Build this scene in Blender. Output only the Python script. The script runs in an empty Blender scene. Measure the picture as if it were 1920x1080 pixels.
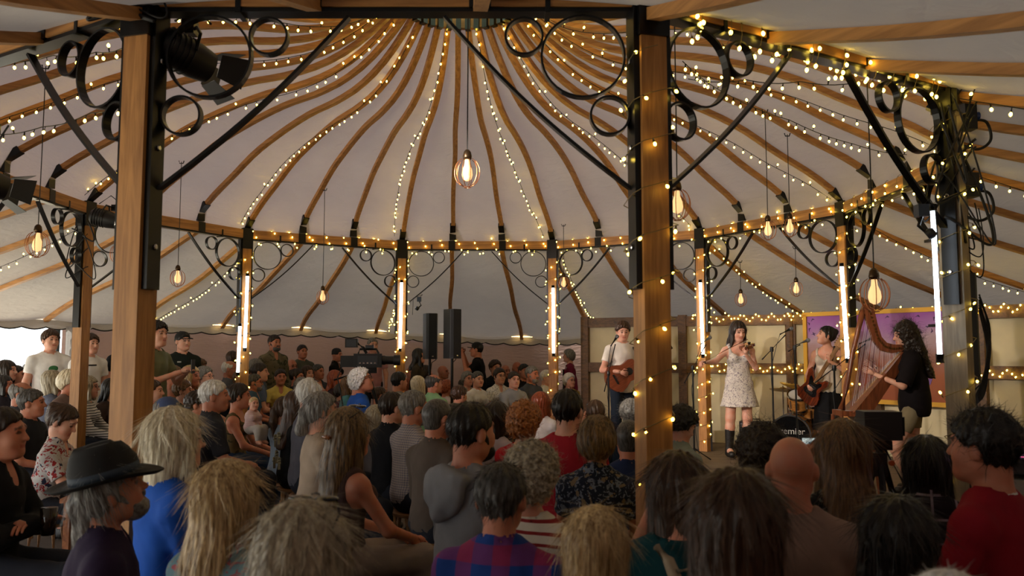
import bpy, math, random
import numpy as np
from math import sin, cos, pi, radians as RAD
from mathutils import Vector, Matrix
random.seed(7); RNG = np.random.default_rng(7)
SC = bpy.context.scene
COL = SC.collection

# ------------------------------------------------------------------ camera, world, sun, exposure
CAMZ, PITCH, FPX = 1.58, 0.080, 1511.0
cam_d = bpy.data.cameras.new('camera'); cam_d.sensor_width = 36.0; cam_d.sensor_fit = 'HORIZONTAL'
cam_d.lens = FPX / 1920.0 * 36.0; cam_d.clip_start = 0.05; cam_d.clip_end = 500
cam = bpy.data.objects.new('camera', cam_d); COL.objects.link(cam)
cam.location = (0, 0, CAMZ); cam.rotation_euler = (pi / 2 + PITCH, 0, 0)
SC.camera = cam
cam_d.dof.use_dof = True; cam_d.dof.focus_distance = 9.0; cam_d.dof.aperture_fstop = 3.8

W = bpy.data.worlds.new('sky'); SC.world = W; W.use_nodes = True
_bg = W.node_tree.nodes['Background']; _bg.inputs['Color'].default_value = (0.92, 0.96, 1.0, 1)
_bg.inputs['Strength'].default_value = 2.6
sun_d = bpy.data.lights.new('sun', 'SUN'); sun_d.energy = 21.0; sun_d.angle = RAD(4.0); sun_d.color = (1.0, 0.95, 0.87)
sun = bpy.data.objects.new('sun', sun_d); COL.objects.link(sun)
sun.rotation_euler = (RAD(42), 0, RAD(-98))      # high, from the open left side
vs = SC.view_settings
vs.view_transform = 'Standard'; vs.look = 'None'; vs.exposure = 0.0; vs.gamma = 1.0; vs.use_curve_mapping = False

# ------------------------------------------------------------------ pixel -> world helper (1920x1080 frame)
def ray(x, y):
    u = (x - 960) / FPX; v = -(y - 540) / FPX; c, s = cos(PITCH), sin(PITCH)
    return np.array([u, c - v * s, s + v * c])
def at(x, y, Z):                       # point at forward distance Z (along +Y) seen at pixel x, y
    d = ray(x, y); p = d * (Z / d[1]); p[2] += CAMZ
    return Vector(p)

# ------------------------------------------------------------------ object helpers
def tag(o, label=None, cat=None, group=None, kind=None):
    if label: o['label'] = label
    if cat: o['category'] = cat
    if group: o['group'] = group
    if kind: o['kind'] = kind
    return o
def empty(name, loc=(0, 0, 0), rz=0.0, label=None, cat=None, group=None, kind=None):
    o = bpy.data.objects.new(name, None); COL.objects.link(o)
    o.empty_display_size = 0.1
    o.location = loc; o.rotation_euler = (0, 0, rz)
    return tag(o, label, cat, group, kind)
def link(name, me, mat=None, parent=None, loc=None, rot=None):
    o = bpy.data.objects.new(name, me); COL.objects.link(o)
    if mat is not None:
        if len(me.materials) == 0: me.materials.append(mat)
        elif me.materials[0] != mat:
            o.material_slots[0].link = 'OBJECT'; o.material_slots[0].material = mat
    if parent is not None: o.parent = parent
    if loc is not None: o.location = loc
    if rot is not None: o.rotation_euler = rot
    return o
def copy_tree(o, parent=None):
    c = o.copy(); COL.objects.link(c)
    if parent is not None: c.parent = parent; c.matrix_parent_inverse = o.matrix_parent_inverse.copy()
    for ch in list(o.children): copy_tree(ch, c)
    return c
def frame_from(d, up=(0, 0, 1)):
    d = Vector(d).normalized(); up = Vector(up)
    if abs(d.dot(up)) > 0.98: up = Vector((0, 1, 0)) if abs(d.y) < 0.9 else Vector((1, 0, 0))
    x = d.cross(up).normalized(); y = x.cross(d).normalized()
    return x, y, d
class MB:
    """collects shapes, then links them as one mesh"""
    def __init__(s): s.v = []; s.f = []
    def add(s, vs_, fs):
        n = len(s.v); s.v += [tuple(p) for p in vs_]; s.f += [tuple(i + n for i in f) for f in fs]; return s
    def box(s, c, h, rot=None):       # centre, half sizes, optional 3x3
        c = Vector(c); P = []
        for sx in (-1, 1):
            for sy in (-1, 1):
                for sz in (-1, 1):
                    p = Vector((sx * h[0], sy * h[1], sz * h[2]))
                    if rot is not None: p = rot @ p
                    P.append(c + p)
        return s.add(P, [(0, 1, 3, 2), (4, 6, 7, 5), (0, 4, 5, 1), (2, 3, 7, 6), (0, 2, 6, 4), (1, 5, 7, 3)])
    def bar(s, a, b, w, t, up=(0, 0, 1)):   # box from a to b, width w (sideways), thickness t (along up)
        a = Vector(a); b = Vector(b); x, y, d = frame_from(b - a, up)
        m = Matrix((x, y, d)).transposed()
        return s.box((a + b) / 2, (w / 2, t / 2, (b - a).length / 2), m)
    def tube(s, pts, r, seg=8, caps=True, closed=False):
        pts = [Vector(p) for p in pts]; n = len(pts); P = []; F = []
        rr = r if hasattr(r, '__len__') else [r] * n
        px = None
        for i, p in enumerate(pts):
            if closed: d = pts[(i + 1) % n] - pts[i - 1]
            else: d = pts[min(i + 1, n - 1)] - pts[max(i - 1, 0)]
            if d.length < 1e-9: d = Vector((0, 0, 1))
            d.normalize()
            if px is None: x, y, _ = frame_from(d)
            else:
                x = px - d * px.dot(d)
                if x.length < 1e-6: x, y, _ = frame_from(d)
                x.normalize(); y = d.cross(x)
            px = x
            for k in range(seg):
                a = 2 * pi * k / seg
                P.append(p + (x * cos(a) + y * sin(a)) * rr[i])
        m = n if closed else n - 1
        for i in range(m):
            j = (i + 1) % n
            for k in range(seg):
                k2 = (k + 1) % seg
                F.append((i * seg + k, i * seg + k2, j * seg + k2, j * seg + k))
        if caps and not closed:
            F.append(tuple(range(seg))[::-1]); F.append(tuple((n - 1) * seg + k for k in range(seg)))
        return s.add(P, F)
    def sweep(s, pts, w, t, side):        # flat bar along pts: width w along 'side', thickness t across
        pts = [Vector(p) for p in pts]; side = Vector(side).normalized(); P = []; F = []; n = len(pts)
        ww = w if hasattr(w, '__len__') else [w] * n
        tt = t if hasattr(t, '__len__') else [t] * n
        for i, p in enumerate(pts):
            d = (pts[min(i + 1, n - 1)] - pts[max(i - 1, 0)]).normalized()
            nn = d.cross(side).normalized()
            for a, b in ((-1, -1), (1, -1), (1, 1), (-1, 1)):
                P.append(p + side * (a * ww[i] / 2) + nn * (b * tt[i] / 2))
        for i in range(n - 1):
            for k in range(4):
                k2 = (k + 1) % 4
                F.append((i * 4 + k, i * 4 + k2, i * 4 + 4 + k2, i * 4 + 4 + k))
        F.append((3, 2, 1, 0)); F.append(tuple((n - 1) * 4 + k for k in range(4)))
        return s.add(P, F)
    def ring(s, c, r, w, t, nx, ny, nz, seg=28):   # flat-bar ring in the plane nx, ny; width w along nz
        c = Vector(c); nx, ny, nz = Vector(nx), Vector(ny), Vector(nz); P = []; F = []
        for k in range(seg):
            a = 2 * pi * k / seg; d = nx * cos(a) + ny * sin(a)
            for rr, q in ((r, -1), (r, 1), (r - t, 1), (r - t, -1)):
                P.append(c + d * rr + nz * (q * w / 2))
        for k in range(seg):
            j = (k + 1) % seg
            for q in range(4):
                q2 = (q + 1) % 4
                F.append((k * 4 + q, j * 4 + q, j * 4 + q2, k * 4 + q2))
        return s.add(P, F)
    def lathe(s, c, prof, seg=20, axis=(0, 0, 1)):  # prof: list of (r, h) along axis
        c = Vector(c); x, y, d = frame_from(axis); P = []; F = []
        n = len(prof)
        for r, h in prof:
            for k in range(seg):
                a = 2 * pi * k / seg
                P.append(c + d * h + (x * cos(a) + y * sin(a)) * max(r, 1e-5))
        for i in range(n - 1):
            for k in range(seg):
                k2 = (k + 1) % seg
                F.append((i * seg + k, i * seg + k2, i * seg + seg + k2, i * seg + seg + k))
        F.append(tuple(range(seg))[::-1]); F.append(tuple((n - 1) * seg + k for k in range(seg)))
        return s.add(P, F)
    def ball(s, c, r, seg=10, rings=6, sc=(1, 1, 1)):
        c = Vector(c); P = []; F = []
        for i in range(rings + 1):
            t = pi * i / rings
            for k in range(seg):
                a = 2 * pi * k / seg
                P.append(c + Vector((sc[0] * r * sin(t) * cos(a), sc[1] * r * sin(t) * sin(a), sc[2] * r * cos(t))))
        for i in range(rings):
            for k in range(seg):
                k2 = (k + 1) % seg
                F.append((i * seg + k, i * seg + seg + k, i * seg + seg + k2, i * seg + k2))
        return s.add(P, F)
    def prism(s, outline, depth, M):      # outline 2D (x, y) -> M maps (x, y, z)
        n = len(outline)
        P = [M @ Vector((x, y, -depth / 2)) for x, y in outline] + [M @ Vector((x, y, depth / 2)) for x, y in outline]
        F = [tuple(range(n))[::-1], tuple(range(n, 2 * n))]
        for i in range(n):
            j = (i + 1) % n; F.append((i, j, n + j, n + i))
        return s.add(P, F)
    def mesh(s, name='mesh', smooth=False):
        me = bpy.data.meshes.new(name); me.from_pydata(s.v, [], s.f); me.update()
        if smooth: me.polygons.foreach_set('use_smooth', [True] * len(me.polygons))
        return me
    def build(s, name, mat=None, parent=None, smooth=False, loc=None, rot=None, autosmooth=None):
        me = s.mesh(name, smooth or autosmooth is not None)
        if autosmooth is not None:
            me.set_sharp_from_angle(angle=RAD(autosmooth))
        return link(name, me, mat, parent, loc, rot)

# ------------------------------------------------------------------ materials
MATS = {}
def srgb(h):
    h = h.lstrip('#'); c = [int(h[i:i + 2], 16) / 255 for i in (0, 2, 4)]
    return tuple(x / 12.92 if x <= 0.04045 else ((x + 0.055) / 1.055) ** 2.4 for x in c) + (1.0,)
def newmat(name):
    m = bpy.data.materials.new(name); m.use_nodes = True; nt = m.node_tree
    return m, nt, nt.nodes, nt.links, nt.nodes['Principled BSDF']
def plain(name, col, rough=0.6, metal=0.0, noise=0.0, nscale=30.0, bump=0.0, spec=0.5, stretch=(1, 1, 1)):
    if name in MATS: return MATS[name]
    m, nt, N, L, b = newmat(name)
    c = srgb(col) if isinstance(col, str) else tuple(col) + (1.0,) * (4 - len(col))
    b.inputs['Base Color'].default_value = c; b.inputs['Roughness'].default_value = rough
    b.inputs['Metallic'].default_value = metal; b.inputs['Specular IOR Level'].default_value = spec
    if noise or bump:
        tc = N.new('ShaderNodeTexCoord'); mp = N.new('ShaderNodeMapping'); mp.inputs['Scale'].default_value = stretch
        nz = N.new('ShaderNodeTexNoise'); nz.inputs['Scale'].default_value = nscale; nz.inputs['Detail'].default_value = 4
        L.new(tc.outputs['Object'], mp.inputs[0]); L.new(mp.outputs[0], nz.inputs['Vector'])
        if noise:
            mr = N.new('ShaderNodeMapRange'); mr.inputs[1].default_value = 0.3; mr.inputs[2].default_value = 0.7
            mr.inputs[3].default_value = 1 - noise; mr.inputs[4].default_value = 1 + noise
            mx = N.new('ShaderNodeVectorMath'); mx.operation = 'SCALE'; mx.inputs[0].default_value = c[:3]
            L.new(nz.outputs[0], mr.inputs[0]); L.new(mr.outputs[0], mx.inputs['Scale']); L.new(mx.outputs[0], b.inputs['Base Color'])
        if bump:
            bp = N.new('ShaderNodeBump'); bp.inputs['Strength'].default_value = bump; bp.inputs['Distance'].default_value = 0.01
            L.new(nz.outputs[0], bp.inputs['Height']); L.new(bp.outputs[0], b.inputs['Normal'])
    MATS[name] = m; return m
def emit(name, col, strength):
    if name in MATS: return MATS[name]
    m, nt, N, L, b = newmat(name)
    c = srgb(col) if isinstance(col, str) else tuple(col) + (1.0,)
    b.inputs['Base Color'].default_value = c; b.inputs['Emission Color'].default_value = c
    b.inputs['Emission Strength'].default_value = strength
    MATS[name] = m; return m
def timber(name, c1, c2, axis=2, scale=1.0, rough=0.55):
    """wood with long grain along the given object axis"""
    if name in MATS: return MATS[name]
    m, nt, N, L, b = newmat(name)
    tc = N.new('ShaderNodeTexCoord'); mp = N.new('ShaderNodeMapping')
    sc = [14.0 * scale] * 3; sc[axis] = 1.1 * scale; mp.inputs['Scale'].default_value = sc
    nz = N.new('ShaderNodeTexNoise'); nz.inputs['Scale'].default_value = 1.6; nz.inputs['Detail'].default_value = 6
    nz.inputs['Distortion'].default_value = 1.6
    wv = N.new('ShaderNodeTexNoise'); wv.inputs['Scale'].default_value = 7; wv.inputs['Detail'].default_value = 3
    cr = N.new('ShaderNodeValToRGB'); cr.color_ramp.elements[0].color = srgb(c1); cr.color_ramp.elements[1].color = srgb(c2)
    cr.color_ramp.elements[0].position = 0.33; cr.color_ramp.elements[1].position = 0.66
    L.new(tc.outputs['Object'], mp.inputs[0]); L.new(mp.outputs[0], nz.inputs['Vector']); L.new(mp.outputs[0], wv.inputs['Vector'])
    ad = N.new('ShaderNodeMath'); ad.operation = 'MULTIPLY_ADD'; ad.inputs[1].default_value = 0.3
    L.new(wv.outputs[0], ad.inputs[0]); sb = N.new('ShaderNodeMath'); sb.operation = 'MULTIPLY'; sb.inputs[1].default_value = 0.75
    L.new(nz.outputs[0], sb.inputs[0]); L.new(sb.outputs[0], ad.inputs[2])
    L.new(ad.outputs[0], cr.inputs[0]); L.new(cr.outputs[0], b.inputs['Base Color'])
    b.inputs['Roughness'].default_value = rough
    bp = N.new('ShaderNodeBump'); bp.inputs['Strength'].default_value = 0.25; bp.inputs['Distance'].default_value = 0.004
    L.new(ad.outputs[0], bp.inputs['Height']); L.new(bp.outputs[0], b.inputs['Normal'])
    MATS[name] = m; return m
def canvas(name, col, trans, col_t, rough=0.9):
    """tent cloth: reflects on both sides and lets some daylight through"""
    if name in MATS: return MATS[name]
    m, nt, N, L, b = newmat(name)
    tc = N.new('ShaderNodeTexCoord')
    n1 = N.new('ShaderNodeTexNoise'); n1.inputs['Scale'].default_value = 1.3; n1.inputs['Detail'].default_value = 5
    mp = N.new('ShaderNodeMapping'); mp.inputs['Scale'].default_value = (2.0, 2.0, 9.0)
    n2 = N.new('ShaderNodeTexNoise'); n2.inputs['Scale'].default_value = 2.4; n2.inputs['Detail'].default_value = 5; n2.inputs['Distortion'].default_value = 0.8
    L.new(tc.outputs['Object'], n1.inputs['Vector']); L.new(tc.outputs['Object'], mp.inputs[0]); L.new(mp.outputs[0], n2.inputs['Vector'])
    mr = N.new('ShaderNodeMapRange'); mr.inputs[1].default_value = 0.3; mr.inputs[2].default_value = 0.7; mr.inputs[3].default_value = 0.88; mr.inputs[4].default_value = 1.06
    L.new(n1.outputs[0], mr.inputs[0])
    sc = N.new('ShaderNodeVectorMath'); sc.operation = 'SCALE'; sc.inputs[0].default_value = srgb(col)[:3]; L.new(mr.outputs[0], sc.inputs['Scale'])
    L.new(sc.outputs[0], b.inputs['Base Color']); b.inputs['Roughness'].default_value = rough; b.inputs['Specular IOR Level'].default_value = 0.2
    bp = N.new('ShaderNodeBump'); bp.inputs['Strength'].default_value = 0.45; bp.inputs['Distance'].default_value = 0.03
    L.new(n2.outputs[0], bp.inputs['Height']); L.new(bp.outputs[0], b.inputs['Normal'])
    tr = N.new('ShaderNodeBsdfTranslucent'); tr.inputs['Color'].default_value = srgb(col_t)
    mx = N.new('ShaderNodeMixShader'); mx.inputs[0].default_value = trans
    L.new(b.outputs[0], mx.inputs[1]); L.new(tr.outputs[0], mx.inputs[2])
    L.new(mx.outputs[0], N['Material Output'].inputs['Surface'])
    MATS[name] = m; return m
M_STEEL = plain('black_steel', '#0c0c0e', 0.32, 0.35)
M_BLACK = plain('black_plastic', '#0d0d0f', 0.5)
M_RUBBER = plain('black_cable', '#08080a', 0.55)
M_OAK = timber('golden_oak', '#7a4d22', '#b9803f', 2)
M_RIB = timber('rib_oak', '#744a24', '#a8733d', 2, 0.8)
M_DARKWOOD = timber('dark_timber', '#3a2614', '#6b4a28', 0, 0.8)
M_CHROME = plain('chrome', '#b9b9bb', 0.18, 1.0)
M_COPPER = plain('copper_wire', '#b0754f', 0.3, 0.9)
M_WHITE = plain('white_paint', '#d8d6d0', 0.5)
# ------------------------------------------------------------------ the tent: dimensions
NP = 12
CX, CY, RR = -0.53, 7.91, 4.463            # centre and post radius
Z_WOOD, Z_TOP = 3.008, 3.29                 # where the timber of a post ends, top of its steel cap
RCROWN, ZCROWN = 0.60, 5.18
ROUT = 8.35
CEN = Vector((CX, CY, 0))
def ang(i): return -pi / 2 - 2 * pi * (i + 0.5) / NP
def post_xy(i): return Vector((CX + RR * cos(ang(i)), CY + RR * sin(ang(i)), 0))
DOME = [(4.463, 3.335), (4.1, 3.58), (3.6, 3.84), (3.2, 4.06), (2.76, 4.23), (2.2, 4.38), (1.76, 4.45), (1.38, 4.57), (1.08, 4.74), (0.77, 5.0), (0.60, 5.18)]
_dr = [p[0] for p in DOME][::-1]; _dz = [p[1] for p in DOME][::-1]
def smooth_interp(x, xs, ys):
    xs = np.array(xs); ys = np.array(ys)
    m = np.gradient(ys, xs); i = int(np.clip(np.searchsorted(xs, x) - 1, 0, len(xs) - 2)); h = xs[i + 1] - xs[i]; t = (x - xs[i]) / h
    return float((2*t**3 - 3*t**2 + 1) * ys[i] + (t**3 - 2*t**2 + t) * h * m[i] + (-2*t**3 + 3*t**2) * ys[i+1] + (t**3 - t**2) * h * m[i+1])
def dome_z(r): return smooth_interp(min(max(r, 0.6), 4.463), _dr, _dz)
def eave_z(th):
    d = math.degrees(th) % 360
    return float(np.interp(d, [0, 60, 85, 95, 110, 140, 180, 230, 320, 360], [1.98, 1.9, 1.88, 1.93, 2.03, 2.1, 2.12, 2.15, 2.1, 1.98]))
OUTP = [(4.463, 3.16), (5.2, 2.90), (6.0, 2.66), (6.8, 2.46), (7.5, 2.28), (8.0, 2.12), (8.35, 1.98)]
def outer_z(r, th):
    r = min(max(r, 4.3), ROUT); z = smooth_interp(r, [p[0] for p in OUTP], [p[1] for p in OUTP])
    k = (r - 4.463) / (ROUT - 4.463)
    return z + (eave_z(th) - 1.98) * max(k, 0)
def r_chord(th):                           # radius of the beam polygon at an angle
    st = 2 * pi / NP; a = (th - ang(0)) % st
    return RR * cos(st / 2) / cos(a - st / 2)

M_CANVAS = canvas('dome_canvas', '#c2b9b3', 0.070, '#95898a')
M_CANVAS_O = canvas('skirt_canvas', '#bdb6ae', 0.045, '#99938f')
M_CANVAS_W = canvas('wall_canvas_pink_wash', '#b0958a', 0.03, '#8a7068')  # pink wash of the stage lights is put into the cloth colour
M_TRIM = plain('scallop_trim', '#1d1814', 0.8)

# ------------------------------------------------------------------ floor and ground outside
def disc(r, seg, z0=0.0, z1=None):
    m = MB(); P = [(CX + r * cos(2 * pi * k / seg), CY + r * sin(2 * pi * k / seg), z0) for k in range(seg)]
    P += [(p[0], p[1], z0 - 0.08) for p in P]
    F = [tuple(range(seg)), tuple(range(seg, 2 * seg))[::-1]] + [(k, k + seg, (k + 1) % seg + seg, (k + 1) % seg) for k in range(seg)]
    return m.add(P, F)
flo = disc(8.7, 72).build('floor', plain('trodden_floor', '#4a3b2e', 0.85, noise=0.3, nscale=3.0, bump=0.3))
tag(flo, 'dark trodden matting floor inside the tent', 'floor', kind='structure')
gm = MB(); gm.box((CX, CY, -0.13), (90, 90, 0.04))
tag(gm.build('ground', plain('sunlit_ground', '#cdc8b6', 0.9, noise=0.25, nscale=0.6)), 'pale dry ground in sunlight outside the tent', 'ground', kind='structure')

# ------------------------------------------------------------------ dome: 36 ribs, 36 canvas panels
ceil = empty('ceiling', (CX, CY, 0), 0, 'round canvas dome on curved oak ribs', 'ceiling', kind='structure')
M_RIBX = timber('rib_oak_x', '#8a5c30', '#c08a4e', 0, 0.7)
def rib_mesh(r0, name):
    rs = np.linspace(r0 - 0.02, RCROWN + 0.02, 26); m = MB()
    m.sweep([(r, 0.006 * sin(r * 4.0), dome_z(r) - 0.03 - (0.0)) for r in rs], 0.062, 0.05, (0, 1, 0))
    return m.mesh(name)
def shoe_mesh(r0):
    m = MB(); d = Vector((r0 - 0.16, 0, dome_z(r0 - 0.16) - 0.03)); e = Vector((r0 + 0.03, 0, dome_z(r0) - 0.05))
    m.bar(d, e, 0.085, 0.07); m.box((r0 + 0.0, 0, dome_z(r0) - 0.09), (0.05, 0.05, 0.05)); return m.mesh('rib_shoe')
R1 = r_chord(ang(0) + RAD(10))
ribm = [rib_mesh(RR, 'rib'), rib_mesh(R1, 'rib')]; shoem = [shoe_mesh(RR), shoe_mesh(R1)]
def panel_mesh(k):     # three kinds of panel per side
    m = MB(); nu, nv = 8, 26; P = []; F = []
    st = RAD(10)
    for j in range(nv + 1):
        for i in range(nu + 1):
            a = i / nu * st; r0 = r_chord(ang(0) + k * st + a) + 0.03
            t = j / nv; r = r0 + (RCROWN - r0) * t
            fl = sin(pi * i / nu)
            z = dome_z(min(r, 4.463)) + 0.004 + 0.045 * fl * (0.25 + min(r, 3.5) / 3.5) * sin(pi * min(1, t + .12))
            if j == 0: z = Z_TOP - 0.12; r = r0 + 0.02
            P.append((r * cos(a), r * sin(a), z))
    w = nu + 1
    for j in range(nv):
        for i in range(nu): F.append((j * w + i, j * w + i + 1, (j + 1) * w + i + 1, (j + 1) * w + i))
    return m.add(P, F).mesh('canvas_panel', True)
panm = [panel_mesh(k) for k in range(3)]
for j in range(36):
    th = ang(0) + RAD(10) * j; kk = 0 if j % 3 == 0 else 1
    link('rib', ribm[kk], M_RIBX, ceil, rot=(0, 0, th))
    link('rib_shoe', shoem[kk], M_STEEL, ceil, rot=(0, 0, th))
    link('canvas_panel', panm[j % 3], M_CANVAS, ceil, rot=(0, 0, th))
cm = MB(); cm.ring((0, 0, ZCROWN - 0.02), RCROWN + 0.05, 0.13, 0.06, (1, 0, 0), (0, 1, 0), (0, 0, 1), 48); cm.build('crown_ring', M_OAK, ceil)
clip = MB(); clip.box((RCROWN - 0.02, 0, ZCROWN - 0.05), (0.035, 0.028, 0.065)); clipm = clip.mesh('crown_clip')
for j in range(36): link('crown_clip', clipm, M_STEEL, ceil, rot=(0, 0, ang(0) + RAD(10) * j))
w1 = MB(); w1.lathe((CX, CY, ZCROWN + 0.03), [(RCROWN + 0.04, 0), (RCROWN + 0.03, 0.03), (0.45, 0.10), (0.22, 0.15), (0.01, 0.16)], 40)
tag(w1.build('window_1', canvas('skylight_sheet', '#dfe6dc', 0.7, '#c8d2c2')), 'round domed skylight at the crown of the tent', 'skylight', kind='structure')

# ------------------------------------------------------------------ outer skirt: 36 ribs, 36 panels
ceil2 = empty('ceiling_outer', (CX, CY, 0), 0, 'sloping canvas aisle roof between the post ring and the tent wall', 'ceiling', kind='structure')
for j in range(36):
    th = ang(0) + RAD(10) * j; r0 = r_chord(th)
    rs = np.linspace(r0 - 0.03, ROUT - 0.02, 18)
    m = MB(); m.sweep([(r, 0.01 * sin(r * 3 + j), outer_z(r, th) - 0.035) for r in rs], 0.065, 0.055, (0, 1, 0))
    m.build('rib', M_RIBX, ceil2, rot=(0, 0, th))
    m = MB(); nu, nv = 8, 18; P = []; F = []
    for v in range(nv + 1):
        for i in range(nu + 1):
            a = i / nu * RAD(10); rr0 = r_chord(th + a + 1e-6) + 0.0; t = v / nv; r = rr0 + (ROUT - rr0) * t; fl = sin(pi * i / nu)
            z = outer_z(r, th + a) + 0.002 + fl * (0.05 * sin(pi * t) - 0.09 * max(0, t - 0.8) / 0.2)
            P.append((r * cos(a), r * sin(a), z))
    for v in range(nv):
        for i in range(nu): F.append((v * 9 + i, v * 9 + i + 1, v * 9 + 9 + i + 1, v * 9 + 9 + i))
    m.add(P, F).build('canvas_panel', M_CANVAS_O, ceil2, True, rot=(0, 0, th))

# ------------------------------------------------------------------ outer walls of canvas with scalloped valance
OPEN0, OPEN1 = 143.0, 248.0
sides = {'wall_back': (50, 110), 'wall_left': (110, 143), 'wall_front_left': (248, 270), 'wall_front': (270, 320), 'wall_right_side': (320, 410)}
def wall_piece(d0, d1, parent):
    m = MB(); nu, nv = 5, 6; P = []; F = []
    for v in range(nv + 1):
        for i in range(nu + 1):
            a = RAD(d0 + (d1 - d0) * i / nu); t = v / nv; r = ROUT + 0.03 + 0.025 * sin(a * 70 + v) * (1 - t)
            P.append((r * cos(a) + CX, r * sin(a) + CY, t * (eave_z(a) - 0.0)))
    for v in range(nv):
        for i in range(nu): F.append((v * 6 + i, v * 6 + i + 1, v * 6 + 7 + i, v * 6 + 6 + i))
    m.add(P, F).build('wall_panel', M_CANVAS_W, parent, True)
LBL = {'wall_back': 'dusky canvas wall behind the back row of the audience', 'wall_left': 'pale canvas wall beside the open side of the tent',
       'wall_front_left': 'canvas wall on the near left of the tent', 'wall_front': 'canvas wall behind the nearest rows', 'wall_right_side': 'canvas wall on the right side of the tent'}
for nm, (d0, d1) in sides.items():
    w = empty(nm, (0, 0, 0), 0, LBL[nm], 'wall', kind='structure')
    n = max(1, round((d1 - d0) / 10)); st = (d1 - d0) / n
    for k in range(n): wall_piece(d0 + k * st, d0 + (k + 1) * st, w)
# valance all round: one scalloped strip per 10 degrees, with its dark trim
val = empty('trim_1', (0, 0, 0), 0, 'cream scalloped valance with dark edging along the eaves', 'valance', kind='structure')
for k in range(36):
    d0 = 10.0 * k
    if d0 > 200 and d0 < 330: continue
    m = MB(); P = []; F = []; T = []; n = 24
    for i in range(n + 1):
        a = RAD(d0 + 10.0 * i / n); r = ROUT - 0.045; ze = eave_z(a)
        zb = ze - 0.125 - 0.035 * abs(sin(pi * (i / n) * 4)); 
        P += [(r * cos(a) + CX, r * sin(a) + CY, ze - 0.01), ((r - 0.02) * cos(a) + CX, (r - 0.02) * sin(a) + CY, zb)]
        T.append(((r - 0.024) * cos(a) + CX, (r - 0.024) * sin(a) + CY, zb))
    for i in range(n): F.append((2 * i, 2 * i + 1, 2 * i + 3, 2 * i + 2))
    o = m.add(P, F).build('valance_strip', M_CANVAS_O, val, True)
    MB().tube(T, 0.011, 5).build('edging', M_TRIM, o)
# warm rope light lying behind the valance at the back
pts = [((ROUT - 0.09) * cos(RAD(d)) + CX, (ROUT - 0.09) * sin(RAD(d)) + CY, eave_z(RAD(d)) + 0.015) for d in np.arange(52, 133, 1.5)]
rp = MB().tube(pts, 0.008, 5).build('rope_light', emit('rope_glow', (1.0, 0.66, 0.22), 9.0))
tag(rp, 'warm rope light tucked along the top of the back valance', 'rope light')
# tied-back curtain edge at the opening
m = MB(); P = []; F = []
a0 = RAD(OPEN0)
for v in range(13):
    t = v / 12; z = t * 2.0
    w = 0.14 + 0.34 * abs(t - 0.25) ** 1.2
    for i in range(9):
        u = i / 8; r = ROUT - 0.10 + 0.03 * sin(u * 18); a = a0 - (u * w) / ROUT
        P.append((r * cos(a) + CX, r * sin(a) + CY, z))
for v in range(12):
    for i in range(8): F.append((v * 9 + i, v * 9 + i + 1, v * 9 + 10 + i, v * 9 + 9 + i))
tag(m.add(P, F).build('door_curtain', canvas('curtain_cloth', '#b9b6b4', 0.25, '#9a9894'), None, True), 'grey canvas door curtain tied back at the bright opening', 'curtain')
m = MB(); m.box((ROUT * cos(a0 + 0.012) + CX, ROUT * sin(a0 + .012) + CY, 1.0), (0.04, 0.04, 1.0)); 
tag(m.build('door_pole', plain('door_pole_paint', '#20322f', 0.6)), 'dark upright pole beside the tied-back door curtain', 'pole')

# ------------------------------------------------------------------ posts with brackets, ring beams
M_POST = timber('post_oak', '#8a5a2a', '#b98346', 2, 0.9)
M_POSTG = timber('post_grey_oak', '#6a5a48', '#8f8069', 2, 0.9)
SIDE = 2 * RR * sin(pi / NP)
POSTN = {0: 'stout oak post nearest the hat wearer, with a theatre lamp on its bracket', 1: 'oak post at the open left side of the ring', 2: 'oak post of the left side by the daylight opening',
         3: 'reddish oak post carrying a small theatre lamp near the open tent side', 4: 'oak post with two white light tubes behind the left crowd', 5: 'oak post with a white light tube right of the broadcast camera',
         6: 'oak post with a white light tube beside the back row of seats', 7: 'oak post wound with fairy lights behind the fiddle player', 8: 'oak post with a white light tube behind the bass player',
         9: 'oak post hidden behind the cable-hung post', 10: 'oak post hung with cables and a black loudspeaker beside the harp', 11: 'stout oak post spiralled with fairy lights in the middle of the crowd'}
STAGE_Z = 0.25
def bracket_parts(post, sgn, dloc):
    """flat steel knee brace with three rings; dloc = local unit direction along the beam"""
    d = Vector(dloc); up = Vector((0, 0, 1)); nz = d.cross(up)
    x0 = 0.075; zt = Z_TOP - 0.16; L, H = 0.86, 0.83
    A = Vector((0, 0, zt - H)) + d * (x0 - 0.01); B = Vector((0, 0, zt - 0.012)) + d * (x0 + L)
    pts = []
    for k in range(17):
        t = k / 16; p = A.lerp(B, t); q = (d * -1 * 0.0 + (d - up).normalized() * 0.035) * sin(pi * t)
        pts.append(p + q)
    br = MB().sweep(pts, 0.042, 0.014, nz).build('knee_brace', M_STEEL, post)
    for (u, v, r) in ((0.225, 0.20, 0.195), (0.495, 0.105, 0.09), (0.105, 0.475, 0.092)):
        c = Vector((0, 0, zt - v)) + d * (x0 + u)
        MB().ring(c, r, 0.042, 0.010, d, up, nz, 36).build('ring', M_STEEL, br)
posts = []
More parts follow.
